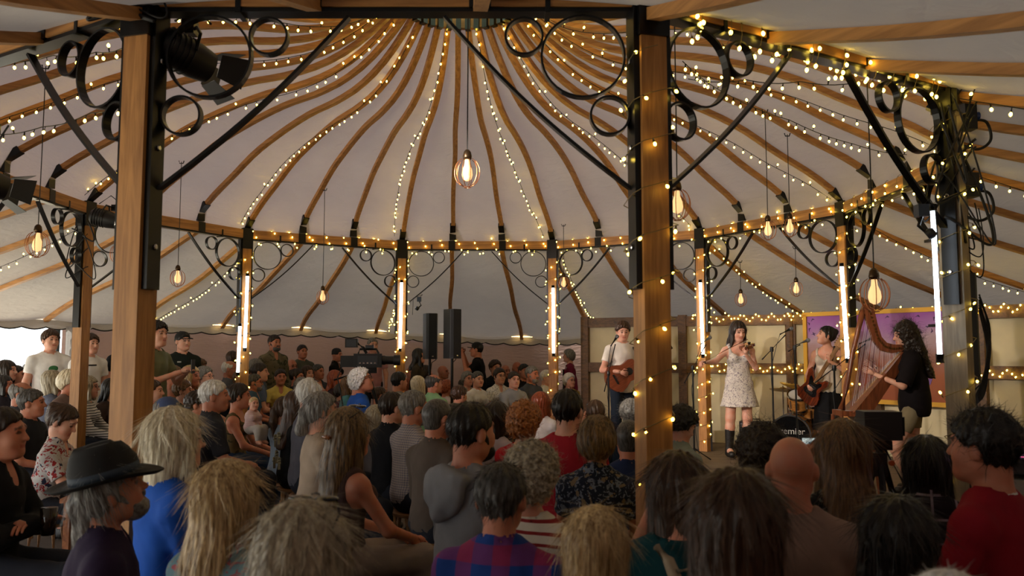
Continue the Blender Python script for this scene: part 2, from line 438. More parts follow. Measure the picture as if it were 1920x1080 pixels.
for i in range(NP):
    p = post_xy(i); zb = STAGE_Z if i in (7, 8, 9) else 0.0
    o = empty('timber_post', (p.x, p.y, zb), ang(i) + pi / 2, POSTN[i], 'post')
    posts.append(o)
    hw = 0.062
    MB().box((0, 0, (Z_WOOD - zb) / 2), (hw, hw, (Z_WOOD - zb) / 2)).build('shaft', M_POSTG if i in (9, 10) else M_POST, o)
    MB().box((0, 0, (Z_WOOD + Z_TOP) / 2 - zb), (hw + 0.012, hw + 0.012, (Z_TOP - Z_WOOD) / 2)).build('cap', M_STEEL, o)
    for sgn in (-1, 1):
        MB().box((sgn * (hw + 0.014), 0, (1.86 + Z_TOP) / 2 - zb), (0.014, 0.042, (Z_TOP - 1.86) / 2)).build('side_plate', M_STEEL, o)
        if i in (0, 10, 11):
            for zz in (2.05, 2.5, 2.9): MB().lathe((sgn * (hw + 0.028), 0, zz - zb), [(0.014, 0), (0.014, 0.008), (0.009, 0.011)], 8, (sgn, 0, 0)).build('bolt', M_CHROME, o)
        a = RAD(15) * sgn     # beams leave the post 15 degrees towards the inside
        dl = Vector((sgn * cos(RAD(15)), sin(RAD(15)), 0))
        zz = o.location.z; k0 = len(o.children)
        bracket_parts(o, sgn, dl)
        for ch in o.children:
            if ch.name.startswith('knee_brace') and 'done' not in ch: ch['done'] = 1; ch.location.z = -zb
for o in bpy.data.objects:
    if 'done' in o: del o['done']
BEAML = {}
for i in range(NP):
    p, q = post_xy(i), post_xy((i + 1) % NP); c = (p + q) / 2; d = q - p
    def pn(k): return ['hat-side', 'open-side', 'daylight', 'reddish', 'double-tube', 'camera-side', 'back-row', 'fiddle', 'bass', 'hidden', 'cable-hung', 'spiral-lit'][k % 12]
    o = empty('ring_beam', (c.x, c.y, Z_TOP - 0.10), math.atan2(d.y, d.x), 'oak and steel ring beam between the %s and %s posts' % (pn(i), pn(i + 1)), 'beam')
    L = d.length - 0.14
    MB().box((0, 0, 0.02), (L / 2, 0.05, 0.06)).build('timber', M_RIBX, o)
    MB().box((0, 0, -0.05), (L / 2, 0.04, 0.010)).build('steel_flat', M_STEEL, o)
    for u in (-1 / 6, 1 / 6):
        MB().box((u * d.length, 0, 0.02), (0.05, 0.056, 0.064)).build('saddle', M_STEEL, o)
    for u in (-0.30, 0.31):
        MB().box((u * d.length, 0, -0.02), (0.012, 0.054, 0.05)).build('strap', M_STEEL, o)

# ------------------------------------------------------------------ stage and its timber-framed back wall
st_out = [(0.75, 12.9), (1.0, 10.2), (2.2, 8.9), (2.55, 6.9), (3.05, 6.2), (7.35, 6.2), (6.35, 8.6), (4.05, 11.8), (1.2, 13.2)]
m = MB(); n = len(st_out)
m.prism(st_out, STAGE_Z - 0.03, Matrix.Translation((0, 0, (STAGE_Z - 0.03) / 2)))
stg = m.build('stage', plain('stage_side', '#1a1613', 0.8)); tag(stg, 'low dark stage platform under the musicians', 'stage')
# deck boards across the stage
def clip_poly(y0, y1):
    out = []
    pts = st_out
    def clipl(P, f):
        R = []
        for k in range(len(P)):
            a, b = P[k], P[(k + 1) % len(P)]; fa, fb = f(a), f(b)
            if fa >= 0: R.append(a)
            if fa * fb < 0:
                t = fa / (fa - fb); R.append((a[0] + (b[0] - a[0]) * t, a[1] + (b[1] - a[1]) * t))
        return R
    P = clipl(pts, lambda p: p[1] - y0)
    return clipl(P, lambda p: y1 - p[1]) if len(P) > 2 else []
M_DECK = timber('deck_boards', '#3c2f24', '#6a5744', 0, 0.8, 0.7)
yy = 6.2
while yy < 13.2:
    P = clip_poly(yy, yy + 0.245)
    if len(P) > 2:
        mm = MB(); mm.prism(P[::1], 0.03, Matrix.Translation((0, 0, STAGE_Z - 0.015))); mm.build('deck_board', M_DECK, stg)
    yy += 0.25

WP = [Vector((1.18, 12.95, 0)), Vector((4.02, 11.62, 0)), Vector((6.3, 8.5, 0)), Vector((7.3, 6.3, 0))]
wr = empty('wall_right', (0, 0, 0), 0, 'timber-framed back wall of the stage with cream panels', 'wall', kind='structure')
M_PANEL = plain('cream_panel', '#c9bd9a', 0.75, noise=0.08, nscale=4)
WTOP = 2.13
def wall_seg(a, b, n):
    d = (b - a); L = d.length; d.normalize(); nrm = Vector((-d.y, d.x, 0)); nrm = nrm if nrm.dot(CEN - a) > 0 else -nrm
    for k in range(n):
        p, q = a + d * (L * k / n), a + d * (L * (k + 1) / n)
        for z0, z1 in ((STAGE_Z, 1.28), (1.42, 1.98)):
            MB().bar((p + q) / 2 + Vector((0, 0, z0)) - nrm * 0.03, (p + q) / 2 + Vector((0, 0, z1)) - nrm * 0.03, 0.012, L / n - 0.10, d).build('panel', M_PANEL, wr)
        for z, h in ((2.055, 0.15), (1.35, 0.15)):
            x = MB(); x.bar(p + d * 0.06 + Vector((0, 0, z)), q - d * 0.06 + Vector((0, 0, z)), 0.09, h); x.build('rail', M_DARKWOOD, wr)
    for k in range(n + 1):
        p = a + d * (L * k / n)
        MB().box(p + Vector((0, 0, (WTOP + STAGE_Z) / 2)), (0.06, 0.06, (WTOP - STAGE_Z) / 2 + 0.02), Matrix.Rotation(math.atan2(d.y, d.x), 3, 'Z')).build('stud', M_DARKWOOD, wr)
wall_seg(WP[0], WP[1], 2); wall_seg(WP[1], WP[2], 3); wall_seg(WP[2], WP[3], 2)
# ------------------------------------------------------------------ people: distance-field bodies -> one continuous mesh each
f32 = np.float32
def axis_lines(lo, hi, flo, fhi, c, f):
    out = list(np.arange(lo, flo, c)) + list(np.arange(flo, fhi, f)) + list(np.arange(fhi, hi + c, c))
    return np.array(out, f32)
def smin(a, b, k):
    if k <= 0: return np.minimum(a, b)
    h = np.maximum(k - np.abs(a - b), 0) / k
    return np.minimum(a, b) - h * h * k * 0.25
def smax(a, b, k): return -smin(-a, -b, k)
class Field:
    def __init__(s, X, Y, Z):
        s.L = (X, Y, Z); s.D = np.full((len(X), len(Y), len(Z)), 0.15, f32)
    def sub(s, lo, hi):
        sl = tuple(slice(max(np.searchsorted(L, a) - 1, 0), min(np.searchsorted(L, b) + 1, len(L))) for L, a, b in zip(s.L, lo, hi))
        g = np.meshgrid(*[L[q] for L, q in zip(s.L, sl)], indexing='ij')
        return sl, g
    def put(s, sl, d, k, op='add'):
        if op == 'add': s.D[sl] = smin(s.D[sl], d, k)
        elif op == 'sub': s.D[sl] = smax(s.D[sl], -d, k)
        return s
    def rc(s, a, b, ra, rb, k=0.03, op='add', flat=1.0, cut=None, T=None):
        a = np.array(a, f32); b = np.array(b, f32)
        if T is not None: a = T[0] @ a + T[1]; b = T[0] @ b + T[1]
        m = max(ra, rb) + k + 0.03
        sl, (x, y, z) = s.sub(np.minimum(a, b) - m, np.maximum(a, b) + m)
        if x.size == 0: return s
        sc = np.array([1, 1 / flat, 1], f32); u = (b - a) * sc
        px, py, pz = x - a[0], (y - a[1]) * sc[1], z - a[2]
        t = np.clip((px * u[0] + py * u[1] + pz * u[2]) / max(float(u @ u), 1e-9), 0, 1)
        d = np.sqrt((px - t * u[0]) ** 2 + (py - t * u[1]) ** 2 + (pz - t * u[2]) ** 2) - (ra + (rb - ra) * t)
        for c in (cut or []):
            q, n = np.array(c[0], f32), np.array(c[1], f32); n = n / np.linalg.norm(n)
            d = np.maximum(d, (x - q[0]) * n[0] + (y - q[1]) * n[1] + (z - q[2]) * n[2])
        return s.put(sl, d.astype(f32), k, op)
    def el(s, c, r, k=0.03, op='add', T=None, cut=None):
        c = np.array(c, f32); r = np.array(r, f32); R = np.eye(3, dtype=f32)
        if T is not None: c = T[0] @ c + T[1]; R = T[0]
        m = float(r.max()) + k + 0.03
        sl, (x, y, z) = s.sub(c - m, c + m)
        if x.size == 0: return s
        px, py, pz = x - c[0], y - c[1], z - c[2]
        q = [(R[0, i] * px + R[1, i] * py + R[2, i] * pz) for i in range(3)]
        k0 = np.sqrt(sum((q[i] / r[i]) ** 2 for i in range(3))); k1 = np.sqrt(sum((q[i] / r[i] ** 2) ** 2 for i in range(3))) + 1e-6
        d = k0 * (k0 - 1) / k1
        for cc in (cut or []):
            qq, n = np.array(cc[0], f32), np.array(cc[1], f32); n = n / np.linalg.norm(n)
            d = np.maximum(d, (x - qq[0]) * n[0] + (y - qq[1]) * n[1] + (z - qq[2]) * n[2])
        return s.put(sl, d.astype(f32), k, op)
    def full(s): return np.meshgrid(*s.L, indexing='ij')
    def nets(s):
        D = s.D; X, Y, Z = s.L; S = D < 0
        nx, ny, nz = D.shape
        c = [S[i:nx - 1 + i, j:ny - 1 + j, k:nz - 1 + k] for i in (0, 1) for j in (0, 1) for k in (0, 1)]
        al = c[0].copy(); an = c[0].copy()
        for q in c[1:]: al &= q; an |= q
        act = np.argwhere(an & ~al)
        if len(act) == 0: return np.zeros((0, 3)), np.zeros((0, 4), int)
        idx = -np.ones((nx - 1, ny - 1, nz - 1), np.int64); idx[act[:, 0], act[:, 1], act[:, 2]] = np.arange(len(act))
        acc = np.zeros((len(act), 3)); cnt = np.zeros(len(act))
        off = [(i, j, k) for i in (0, 1) for j in (0, 1) for k in (0, 1)]
        vals = [D[act[:, 0] + o[0], act[:, 1] + o[1], act[:, 2] + o[2]] for o in off]
        pos = [np.stack([X[act[:, 0] + o[0]], Y[act[:, 1] + o[1]], Z[act[:, 2] + o[2]]], 1) for o in off]
        for p in range(8):
            for q in range(p + 1, 8):
                if sum(abs(off[p][m] - off[q][m]) for m in range(3)) != 1: continue
                a, b = vals[p], vals[q]; m = (a < 0) != (b < 0)
                if not m.any(): continue
                t = (a[m] / (a[m] - b[m]))[:, None]; acc[m] += pos[p][m] * (1 - t) + pos[q][m] * t; cnt[m] += 1
        V = acc / cnt[:, None]; Q = []
        for ax in range(3):
            sl0 = [slice(1, -1)] * 3; sl0[ax] = slice(0, -1); sl1 = [slice(1, -1)] * 3; sl1[ax] = slice(1, None)
            a, b = S[tuple(sl0)], S[tuple(sl1)]; e = np.argwhere(a != b)
            if len(e) == 0: continue
            o1, o2 = [(1, 2), (2, 0), (0, 1)][ax]
            base = e.copy(); base[:, [m for m in range(3) if m != ax]] += 1
            inside = S[base[:, 0], base[:, 1], base[:, 2]]
            def cell(d1, d2):
                cc = base.copy(); cc[:, o1] -= d1; cc[:, o2] -= d2; return idx[cc[:, 0], cc[:, 1], cc[:, 2]]
            q = np.stack([cell(1, 1), cell(0, 1), cell(0, 0), cell(1, 0)], 1)
            q[~inside] = q[~inside][:, ::-1]; Q.append(q)
        return V, np.concatenate(Q)
def mesh_from(V, Q, name, smooth=True, extra=None):
    V = np.asarray(V, f32); F = [tuple(q) for q in np.asarray(Q).tolist()]; vs_ = V.tolist()
    if extra is not None:
        n = len(vs_); vs_ += [tuple(p) for p in extra.v]; F += [tuple(i + n for i in q) for q in extra.f]
    me = bpy.data.meshes.new(name); me.from_pydata(vs_, [], F); me.update()
    me.polygons.foreach_set('use_smooth', [smooth] * len(me.polygons))
    return me

# ---- head
def head_T(center, yaw, pitch, roll=0.0):
    R = Matrix.Rotation(-RAD(yaw), 3, 'Z') @ Matrix.Rotation(RAD(pitch), 3, 'X') @ Matrix.Rotation(RAD(roll), 3, 'Y')
    return (np.array(R, f32), np.array(center, f32))
def add_head(F, T, sex):
    j = 0.9 if sex == 'f' else 1.0
    F.el((0, -.012, .030), (.076, .097, .091), .03, T=T); F.el((0, .018, -.028), (.064, .076, .082), .04, T=T)
    F.el((0, .048, -.078), (.043 * j, .043, .036), .035, T=T); F.rc((-.045 * j, .0, -.06), (-.018 * j, .07, -.09), .022, .02, .03, T=T); F.rc((.045 * j, .0, -.06), (.018 * j, .07, -.09), .022, .02, .03, T=T)
    for sx in (-1, 1):
        F.el((sx * .040, .058, -.030), (.026, .028, .030), .025, T=T)
        F.el((sx * .030, .103, .012), (.019, .017, .012), .012, 'sub', T=T)
        F.el((sx * .030, .0765, .011), (.014, .0135, .0115), .004, T=T)
        F.el((sx * .083, -.012, -.004), (.012, .021, .034), .008, T=T)
    F.rc((-.032, .082, .036), (.032, .082, .036), .012, .012, .018, T=T)
    F.rc((0, .092, .018), (0, .113, -.020), .007, .0125, .012, T=T); F.rc((-.011, .101, -.023), (.011, .101, -.023), .008, .008, .008, T=T)
    F.rc((-.017, .089, -.051), (.017, .089, -.051), .007, .007, .008, T=T); F.rc((-.014, .089, -.062), (.014, .089, -.062), .0075, .0075, .008, T=T)
def paint_head(me, T, n):
    co = np.empty(len(me.vertices) * 3, f32); me.vertices.foreach_get('co', co); co = co.reshape(-1, 3)
    q = (co - T[1]) @ T[0]
    x, y, z = np.abs(q[:, 0]), q[:, 1], q[:, 2]; front = (y > .055) & (np.abs(z) < .13)
    lips = front & (np.abs(z + .0565) < .0105) & (x < .024)
    brow = front & (np.abs(z - .036 + .006 * (x - .03) / .02) < .0065) & (x > .011) & (x < .049)
    de = np.sqrt((x - .030) ** 2 * .55 + (z - .011) ** 2 * 1.5); eye = front & (de < .0115)
    C = np.zeros((len(co), 4), f32); C[:, 3] = 1
    C[lips, 0] = 1; C[brow, 1] = 0.8; C[eye, 1] = 0.85
    at_ = me.color_attributes.new('paint', 'FLOAT_COLOR', 'POINT'); at_.data.foreach_set('color', C.ravel())
def hand(mb, wrist, d, palm_n, curl=0.5, s=1.0, side=1, spread=0.08):
    """palm with four unequal bent fingers and a thumb leaving its side"""
    w = Vector(wrist); d = Vector(d).normalized(); n = Vector(palm_n); n = (n - d * n.dot(d)).normalized(); x = d.cross(n) * side
    L = 0.085 * s
    mb.tube([w - d * .02 * s, w + d * .02 * s, w + d * .055 * s, w + d * L], [.024 * s, .027 * s, .032 * s, .027 * s], 8)
    for k, (ox, ln, r) in enumerate(((-.030, .068, .0086), (-.010, .078, .009), (.010, .074, .0088), (.028, .058, .0076))):
        p = w + d * (L - .012 * s) + x * ox * s; a = 0.0; pts = [p - d * .02 * s, p]; dd = d + x * (ox * spread * 30 * 0.1)
        for q, fr in enumerate((.42, .32, .26)):
            a += curl * (0.75 if q == 0 else 0.95)
            v = (dd * cos(a) + n * sin(a)).normalized(); p = p + v * ln * fr * s; pts.append(p.copy())
        mb.tube(pts, [r * s * 1.1, r * s * 1.1, r * s, r * s * .92, r * s * .7], 6)
    p = w + d * .025 * s - x * .026 * s; t1 = (d * .75 - x * .8 + n * .25).normalized(); t2 = (d * .95 - x * .25 + n * (.3 + curl * .5)).normalized()
    mb.tube([p + x * .01, p + t1 * .035 * s, p + t1 * .035 * s + t2 * .03 * s, p + t1 * .035 * s + t2 * .052 * s], [.013 * s, .0115 * s, .010 * s, .007 * s], 6)

# ---- poses: joint positions in metres, person faces +Y, origin on the floor under the pelvis
def sit_pose(sex='m', arms='lap', lean=0.02, hyaw=0, hpitch=0):
    sw = .178 if sex == 'm' else .155
    P = dict(kind='sit', sex=sex, pelvis=(0, 0, .545), waist=(0, lean * .3, .70), chest=(0, lean * .8, .86), neck=(0, lean, .99), head=(0, lean + .025, 1.17), yaw=hyaw, pitch=hpitch)
    for s, n in ((-1, 'l'), (1, 'r')):
        P['sh' + n] = (s * sw, lean - .005, .922); P['hip' + n] = (s * .088, .02, .52); P['kn' + n] = (s * .115, .44, .50); P['an' + n] = (s * .12, .43, .085); P['to' + n] = (s * .135, .58, .035)
        if arms == 'lap': P['el' + n] = (s * (sw + .055), lean + .06, .68); P['wr' + n] = (s * .09, .30, .62)
        elif arms == 'fold': P['el' + n] = (s * (sw + .05), lean + .10, .70); P['wr' + n] = (-s * .05, .20 + .02 * s, .74)
        elif arms == 'write': P['el' + n] = (s * (sw + .05), lean + .14, .72); P['wr' + n] = (s * .08, .40, .70)
        elif arms == 'chin':
            P['el' + n] = (s * (sw + .03), lean + .2, .68); P['wr' + n] = (s * .05, lean + .15, 1.0) if s == 1 else (-.05, .27, .62)
        elif arms == 'phone': P['el' + n] = (s * (sw + .06), lean + .12, .80); P['wr' + n] = (s * .075, lean + .34, 1.10)
        elif arms == 'knees': P['el' + n] = (s * (sw + .06), lean + .13, .70); P['wr' + n] = (s * .10, .40, .60)
    return P
def stand_pose(sex='m', arms='side', lean=0.0, hyaw=0, hpitch=0):
    sw = .180 if sex == 'm' else .158
    P = dict(kind='stand', sex=sex, pelvis=(0, 0, .94), waist=(0, 0, 1.09), chest=(0, lean * .6, 1.27), neck=(0, lean, 1.41), head=(0, lean + .025, 1.59), yaw=hyaw, pitch=hpitch)
    for s, n in ((-1, 'l'), (1, 'r')):
        P['sh' + n] = (s * sw, lean - .005, 1.342); P['hip' + n] = (s * .09, 0, .91); P['kn' + n] = (s * .10, .02, .50); P['an' + n] = (s * .11, -.01, .085); P['to' + n] = (s * .13, .14, .035)
        if arms == 'side': P['el' + n] = (s * (sw + .06), lean - .01, 1.09); P['wr' + n] = (s * (sw + .05), lean + .08, .86)
        elif arms == 'front': P['el' + n] = (s * (sw + .06), lean + .02, 1.09); P['wr' + n] = (s * .05, lean + .20, .98)
        elif arms == 'fold': P['el' + n] = (s * (sw + .05), lean + .08, 1.10); P['wr' + n] = (-s * .05, .20 + .02 * s, 1.14)
        elif arms == 'phone': P['el' + n] = (s * (sw + .05), lean + .12, 1.12); P['wr' + n] = (s * .06, lean + .32, 1.22)
        elif arms == 'camera': P['el' + n] = (s * (sw + .06), lean + .16, 1.20); P['wr' + n] = (s * .07, lean + .26, 1.53)
    return P
V3 = lambda a: np.array(a, float)
def lerp3(a, b, t): return tuple(V3(a) + (V3(b) - V3(a)) * t)
def body_field(P, coarse=.0165, fine=.0085):
    pts = np.array([v for k, v in P.items() if isinstance(v, tuple)]); lo = pts.min(0) - .17; hi = pts.max(0) + .17; lo[2] = -.02; hi[2] = P['head'][2] + .16
    h = P['head']
    return Field(axis_lines(lo[0], hi[0], h[0] - .11, h[0] + .11, coarse, fine), axis_lines(lo[1], hi[1], h[1] - .13, h[1] + .14, coarse, fine), axis_lines(lo[2], hi[2], h[2] - .14, h[2] + .14, coarse, fine))
def add_torso(F, P, g=0.0, fat=1.0, belly=0.0, k=.05):
    f = P['sex'] == 'f'; w = fat
    F.el(P['pelvis'], ((.158 if f else .15) * w + g, .112 * w + g, .105 + g), k)
    F.rc(lerp3(P['pelvis'], P['waist'], .4), P['waist'], (.128 if f else .135) * w + g, (.112 if f else .130) * w + g, k, flat=.78)
    F.rc(P['waist'], P['chest'], (.112 if f else .13) * w + g, (.132 if f else .150) * w + g, k, flat=.74)
    F.rc(P['chest'], lerp3(P['chest'], P['neck'], .5), (.132 if f else .150) * w + g, (.115 if f else .13) + g, k, flat=.68)
    if belly: F.el(V3(P['waist']) + (0, .05, -.02), (.12 + belly + g, .10 + belly + g, .13 + g), k)
    F.rc(P['shl'], P['shr'], .044 + g, .044 + g, k); 
    for n in 'lr': F.rc(lerp3(P['neck'], P['sh' + n], .12), lerp3(P['neck'], P['sh' + n], .92), .046 + g, .046 + g, k)
    if f:
        c = V3(P['chest'])
        for s in (-1, 1): F.el(c + (s * .068, .085, .0), (.058 + g, .052 + g, .058 + g), .035)
def add_arm(F, P, n, g=0.0, t=1.0, k=.03, thick=1.0, upper_only=False):
    a, b, c = P['sh' + n], P['el' + n], P['wr' + n]; f = .86 if P['sex'] == 'f' else 1.0; f *= thick
    def cutp(p0, p1, t):
        q = lerp3(p0, p1, t); return [(q, V3(p1) - V3(p0))]
    if t <= 1.0:
        F.rc(a, lerp3(a, b, min(t + .12, 1)), .050 * f + g, .040 * f + g * 1.3, k, cut=cutp(a, b, t) if t < 1 else None)
    else:
        F.rc(a, b, .050 * f + g, .040 * f + g, k); tt = t - 1
        F.rc(b, lerp3(b, c, min(tt + .15, 1.02)), .040 * f + g, .028 * f + g, k, cut=cutp(b, c, tt))
def add_leg(F, P, n, g=0.0, k=.04, t=2.0, thick=1.0):
    a, b, c = P['hip' + n], P['kn' + n], P['an' + n]; f = thick
    cut = lambda p0, p1, t: [(lerp3(p0, p1, t), V3(p1) - V3(p0))]
    if t <= 1: F.rc(a, lerp3(a, b, min(1, t + .1)), .084 * f + g, .062 * f + g, k, cut=cut(a, b, t)); return
    F.rc(a, b, .084 * f + g, .058 * f + g, k); tt = t - 1
    F.rc(b, lerp3(b, c, .35 if tt > .5 else tt), .056 * f + g, .055 * f + g, k); F.rc(lerp3(b, c, .3), c, .055 * f + g, .036 * f + g, k, cut=cut(b, c, tt) if tt < 1 else None)
BODY, GARM, HAIR = {}, {}, {}
def make_body(key, P, hands=None, fat=1.0, belly=0.0, fine=.0085, coarse=.0165):
    if key in BODY: return BODY[key]
    T = head_T(P['head'], P['yaw'], P['pitch'], P.get('roll', 0)); F = body_field(P, coarse, fine)
    add_torso(F, P, 0, fat, belly)
    nb = V3(P['neck']); hd = V3(P['head']); f = .88 if P['sex'] == 'f' else 1.0
    F.rc(nb + (0, -.01, -.02), nb + (hd - nb) * .62 + (0, -.03, 0), .058 * f, .054 * f, .035)
    mb = MB()
    for s, n in ((-1, 'l'), (1, 'r')):
        add_arm(F, P, n, 0); F.rc(P['el' + n], P['wr' + n], .038 * f, .026 * f, .03); add_leg(F, P, n, 0)
        F.rc(P['an' + n], lerp3(P['an' + n], P['to' + n], .5), .036, .034, .03); F.rc(lerp3(P['an' + n], P['to' + n], .3), P['to' + n], .036, .028, .02)
        hs = (hands or {}).get(n) or dict(d=V3(P['wr' + n]) - V3(P['el' + n]), n=(0, 0, -1) if abs((V3(P['wr' + n]) - V3(P['el' + n]))[2]) < .2 else (-s, 0, 0), curl=.35)
        hand(mb, P['wr' + n], hs['d'], hs['n'], hs.get('curl', .35), .95 * f + .02, hs.get('side', -s))
    add_head(F, T, P['sex'])
    V, Q = F.nets(); me = mesh_from(V, Q, 'body', True, mb); paint_head(me, T, len(V))
    BODY[key] = (me, T); return BODY[key]
def wrinkle(F, amp, seed=0):
    x, y, z = F.full()
    F.D += (amp * (np.sin(x * 46 + 5 * np.sin(z * 15 + seed)) * np.sin(z * 34 + 4 * np.sin(x * 21 + y * 17 + seed)))).astype(f32)
def make_top(key, P, kind, sleeve=.6, g=.013, fat=1.0, belly=0.0, coarse=.0165):
    """kind: tee, shirt (with collar), hoodie, tank, jacket, dress"""
    k2 = (key, kind, sleeve, g)
    if k2 in GARM: return GARM[k2]
    pts = np.array([v for k, v in P.items() if isinstance(v, tuple) and not k[:2] in ('kn', 'an', 'to', 'he')]); lo = pts.min(0) - .2; hi = pts.max(0) + .2
    lo[2] = P['pelvis'][2] - (.62 if kind == 'dress' else .24); hi[2] = P['neck'][2] + .16
    F = Field(np.arange(lo[0], hi[0], coarse, f32), np.arange(lo[1], hi[1], coarse, f32), np.arange(lo[2], hi[2], coarse * .85, f32))
    add_torso(F, P, g, fat, belly)
    if kind in ('tank', 'dress'):
        for s, n in ((-1, 'l'), (1, 'r')):
            F.el(V3(P['sh' + n]) + (s * .03, 0, -.02), (.07, .12, .12), .02, 'sub')
    else:
        for n in 'lr': add_arm(F, P, n, g + .004, sleeve)
    px, py, pz = P['pelvis']
    if kind == 'dress':
        F.rc((px, py, pz + .10), (px, py + .01, pz - .32), .13, .25, .05, flat=.8, cut=[((0, 0, pz - .30), (0, 0, -1))])
    elif P['kind'] == 'stand':
        F.rc(P['waist'], (px, py, pz - .06), .15 + g, .165 + g, .04, flat=.78)
    nb = V3(P['neck']); hd = V3(P['head'])
    up = nb + (hd - nb) * .75 + (0, -.01, 0)
    if kind == 'hoodie': F.rc(nb + (0, .0, -.03), up, .064, .066, .012, 'sub')
    elif kind in ('shirt', 'jacket'):
        F.rc(nb + (0, -.012, -.01), nb + (0, -.006, .045), .078, .070, .02); F.el(nb + (0, .09, .02), (.03, .07, .09), .015, 'sub')
        F.rc(nb + (0, -.005, -.06), up, .060, .058, .004, 'sub')
    elif kind in ('tank', 'dress'):
        F.el(nb + (0, .05, .0), (.105, .14, .15), .02, 'sub')
    else:
        F.rc(nb + (0, .0, -.03), up, .068, .070, .012, 'sub')
    hem = pz - (.16 if P['kind'] == 'stand' else .06)
    if kind != 'dress':
        x, y, z = F.full(); arm = np.abs(x) > .2 * fat + belly
        F.D = np.where(arm, F.D, np.maximum(F.D, hem - z)).astype(f32)
    wrinkle(F, .0035 if kind != 'dress' else .005, hash(kind) % 7)
    V, Q = F.nets(); GARM[k2] = mesh_from(V, Q, 'top'); return GARM[k2]
def make_hood(key, P):
    k2 = (key, 'hood')
    if k2 in GARM: return GARM[k2]
    nb = V3(P['neck']); c = .0105; F = Field(np.arange(nb[0] - .22, nb[0] + .22, c, f32), np.arange(nb[1] - .26, nb[1] + .20, c, f32), np.arange(nb[2] - .26, nb[2] + .16, c, f32))
    pr = None
    for a in np.linspace(-2.5, 2.5, 15):      # rolled edge round the neck, open at the throat
        q = nb + (.098 * np.sin(a), -.008 - .088 * np.cos(a), .035 * np.cos(a) - .028 - (.05 if abs(a) > 2 else 0))
        if pr is not None: F.rc(pr, q, .031, .031, .01)
        pr = q
    F.el(nb + (0, -.128, -.055), (.128, .058, .115), .02); F.rc(nb + (-.095, -.115, .0), nb + (0, -.155, -.15), .035, .03, .02); F.rc(nb + (.095, -.115, .0), nb + (0, -.155, -.15), .035, .03, .02)
    F.rc(nb + (0, .0, -.05), nb + (0, .01, .14), .068, .074, .01, 'sub'); wrinkle(F, .003, 3)
    V, Q = F.nets(); GARM[k2] = mesh_from(V, Q, 'hood'); return GARM[k2]
def make_bottom(key, P, kind='trousers', g=.014, coarse=.018):
    k2 = (key, kind)
    if k2 in GARM: return GARM[k2]
    pts = np.array([v for k, v in P.items() if isinstance(v, tuple) and k[:2] in ('hi', 'kn', 'an', 'pe')]); lo = pts.min(0) - .22; hi = pts.max(0) + .2
    F = Field(np.arange(lo[0], hi[0], coarse, f32), np.arange(lo[1], hi[1], coarse, f32), np.arange(lo[2], hi[2], coarse, f32))
    px, py, pz = P['pelvis']
    F.el(P['pelvis'], (.152 + g, .106 + g, .10 + g), .04); F.rc(P['pelvis'], P['waist'], .128 + g, .122 + g, .04, flat=.78, cut=[((0, 0, pz + .09), (0, 0, 1))])
    t = {'trousers': 1.93, 'shorts': .62, 'skirt': 0}[kind]
    if kind == 'skirt':
        if P['kind'] == 'sit':
            for n in 'lr': add_leg(F, P, n, g + .01, .09, 1.4)
        else: F.rc((px, py, pz), (px, py + .02, pz - .62), .16, .21, .04, flat=.8, cut=[((0, 0, pz - .60), (0, 0, -1))])
    else:
        for n in 'lr': add_leg(F, P, n, g, .04, t)
    wrinkle(F, .003, 2)
    V, Q = F.nets(); GARM[k2] = mesh_from(V, Q, 'bottom'); return GARM[k2]
def make_shoe(key, P, n, boot=False):
    k2 = (key, 'shoe', n, boot)
    if k2 in GARM: return GARM[k2]
    a, t = V3(P['an' + n]), V3(P['to' + n]); lo = np.minimum(a, t) - .10; hi = np.maximum(a, t) + .10
    if boot: hi[2] = P['kn' + n][2]
    c = .014; F = Field(np.arange(lo[0], hi[0], c, f32), np.arange(lo[1], hi[1], c, f32), np.arange(lo[2], hi[2], c, f32))
    h = a * (1, 1, 0) + (t - a) * (-.35, -.35, 0) + (0, 0, a[2] - .045)
    F.rc(h, t + (0, 0, .012), .044, .040, .03, cut=[((0, 0, a[2] - .083), (0, 0, -1))]); F.rc(a * (1, 1, 0) + (0, 0, a[2] - .03), a + (0, 0, .0), .046, .046, .03, cut=[(a + (0, 0, .01), (0, 0, 1))])
    if boot: 
        k = V3(P['kn' + n]); F.rc(a, a + (k - a) * .72, .048, .066, .02, cut=[(a + (k - a) * .66, k - a)])
    V, Q = F.nets(); GARM[k2] = mesh_from(V, Q, 'shoe'); return GARM[k2]

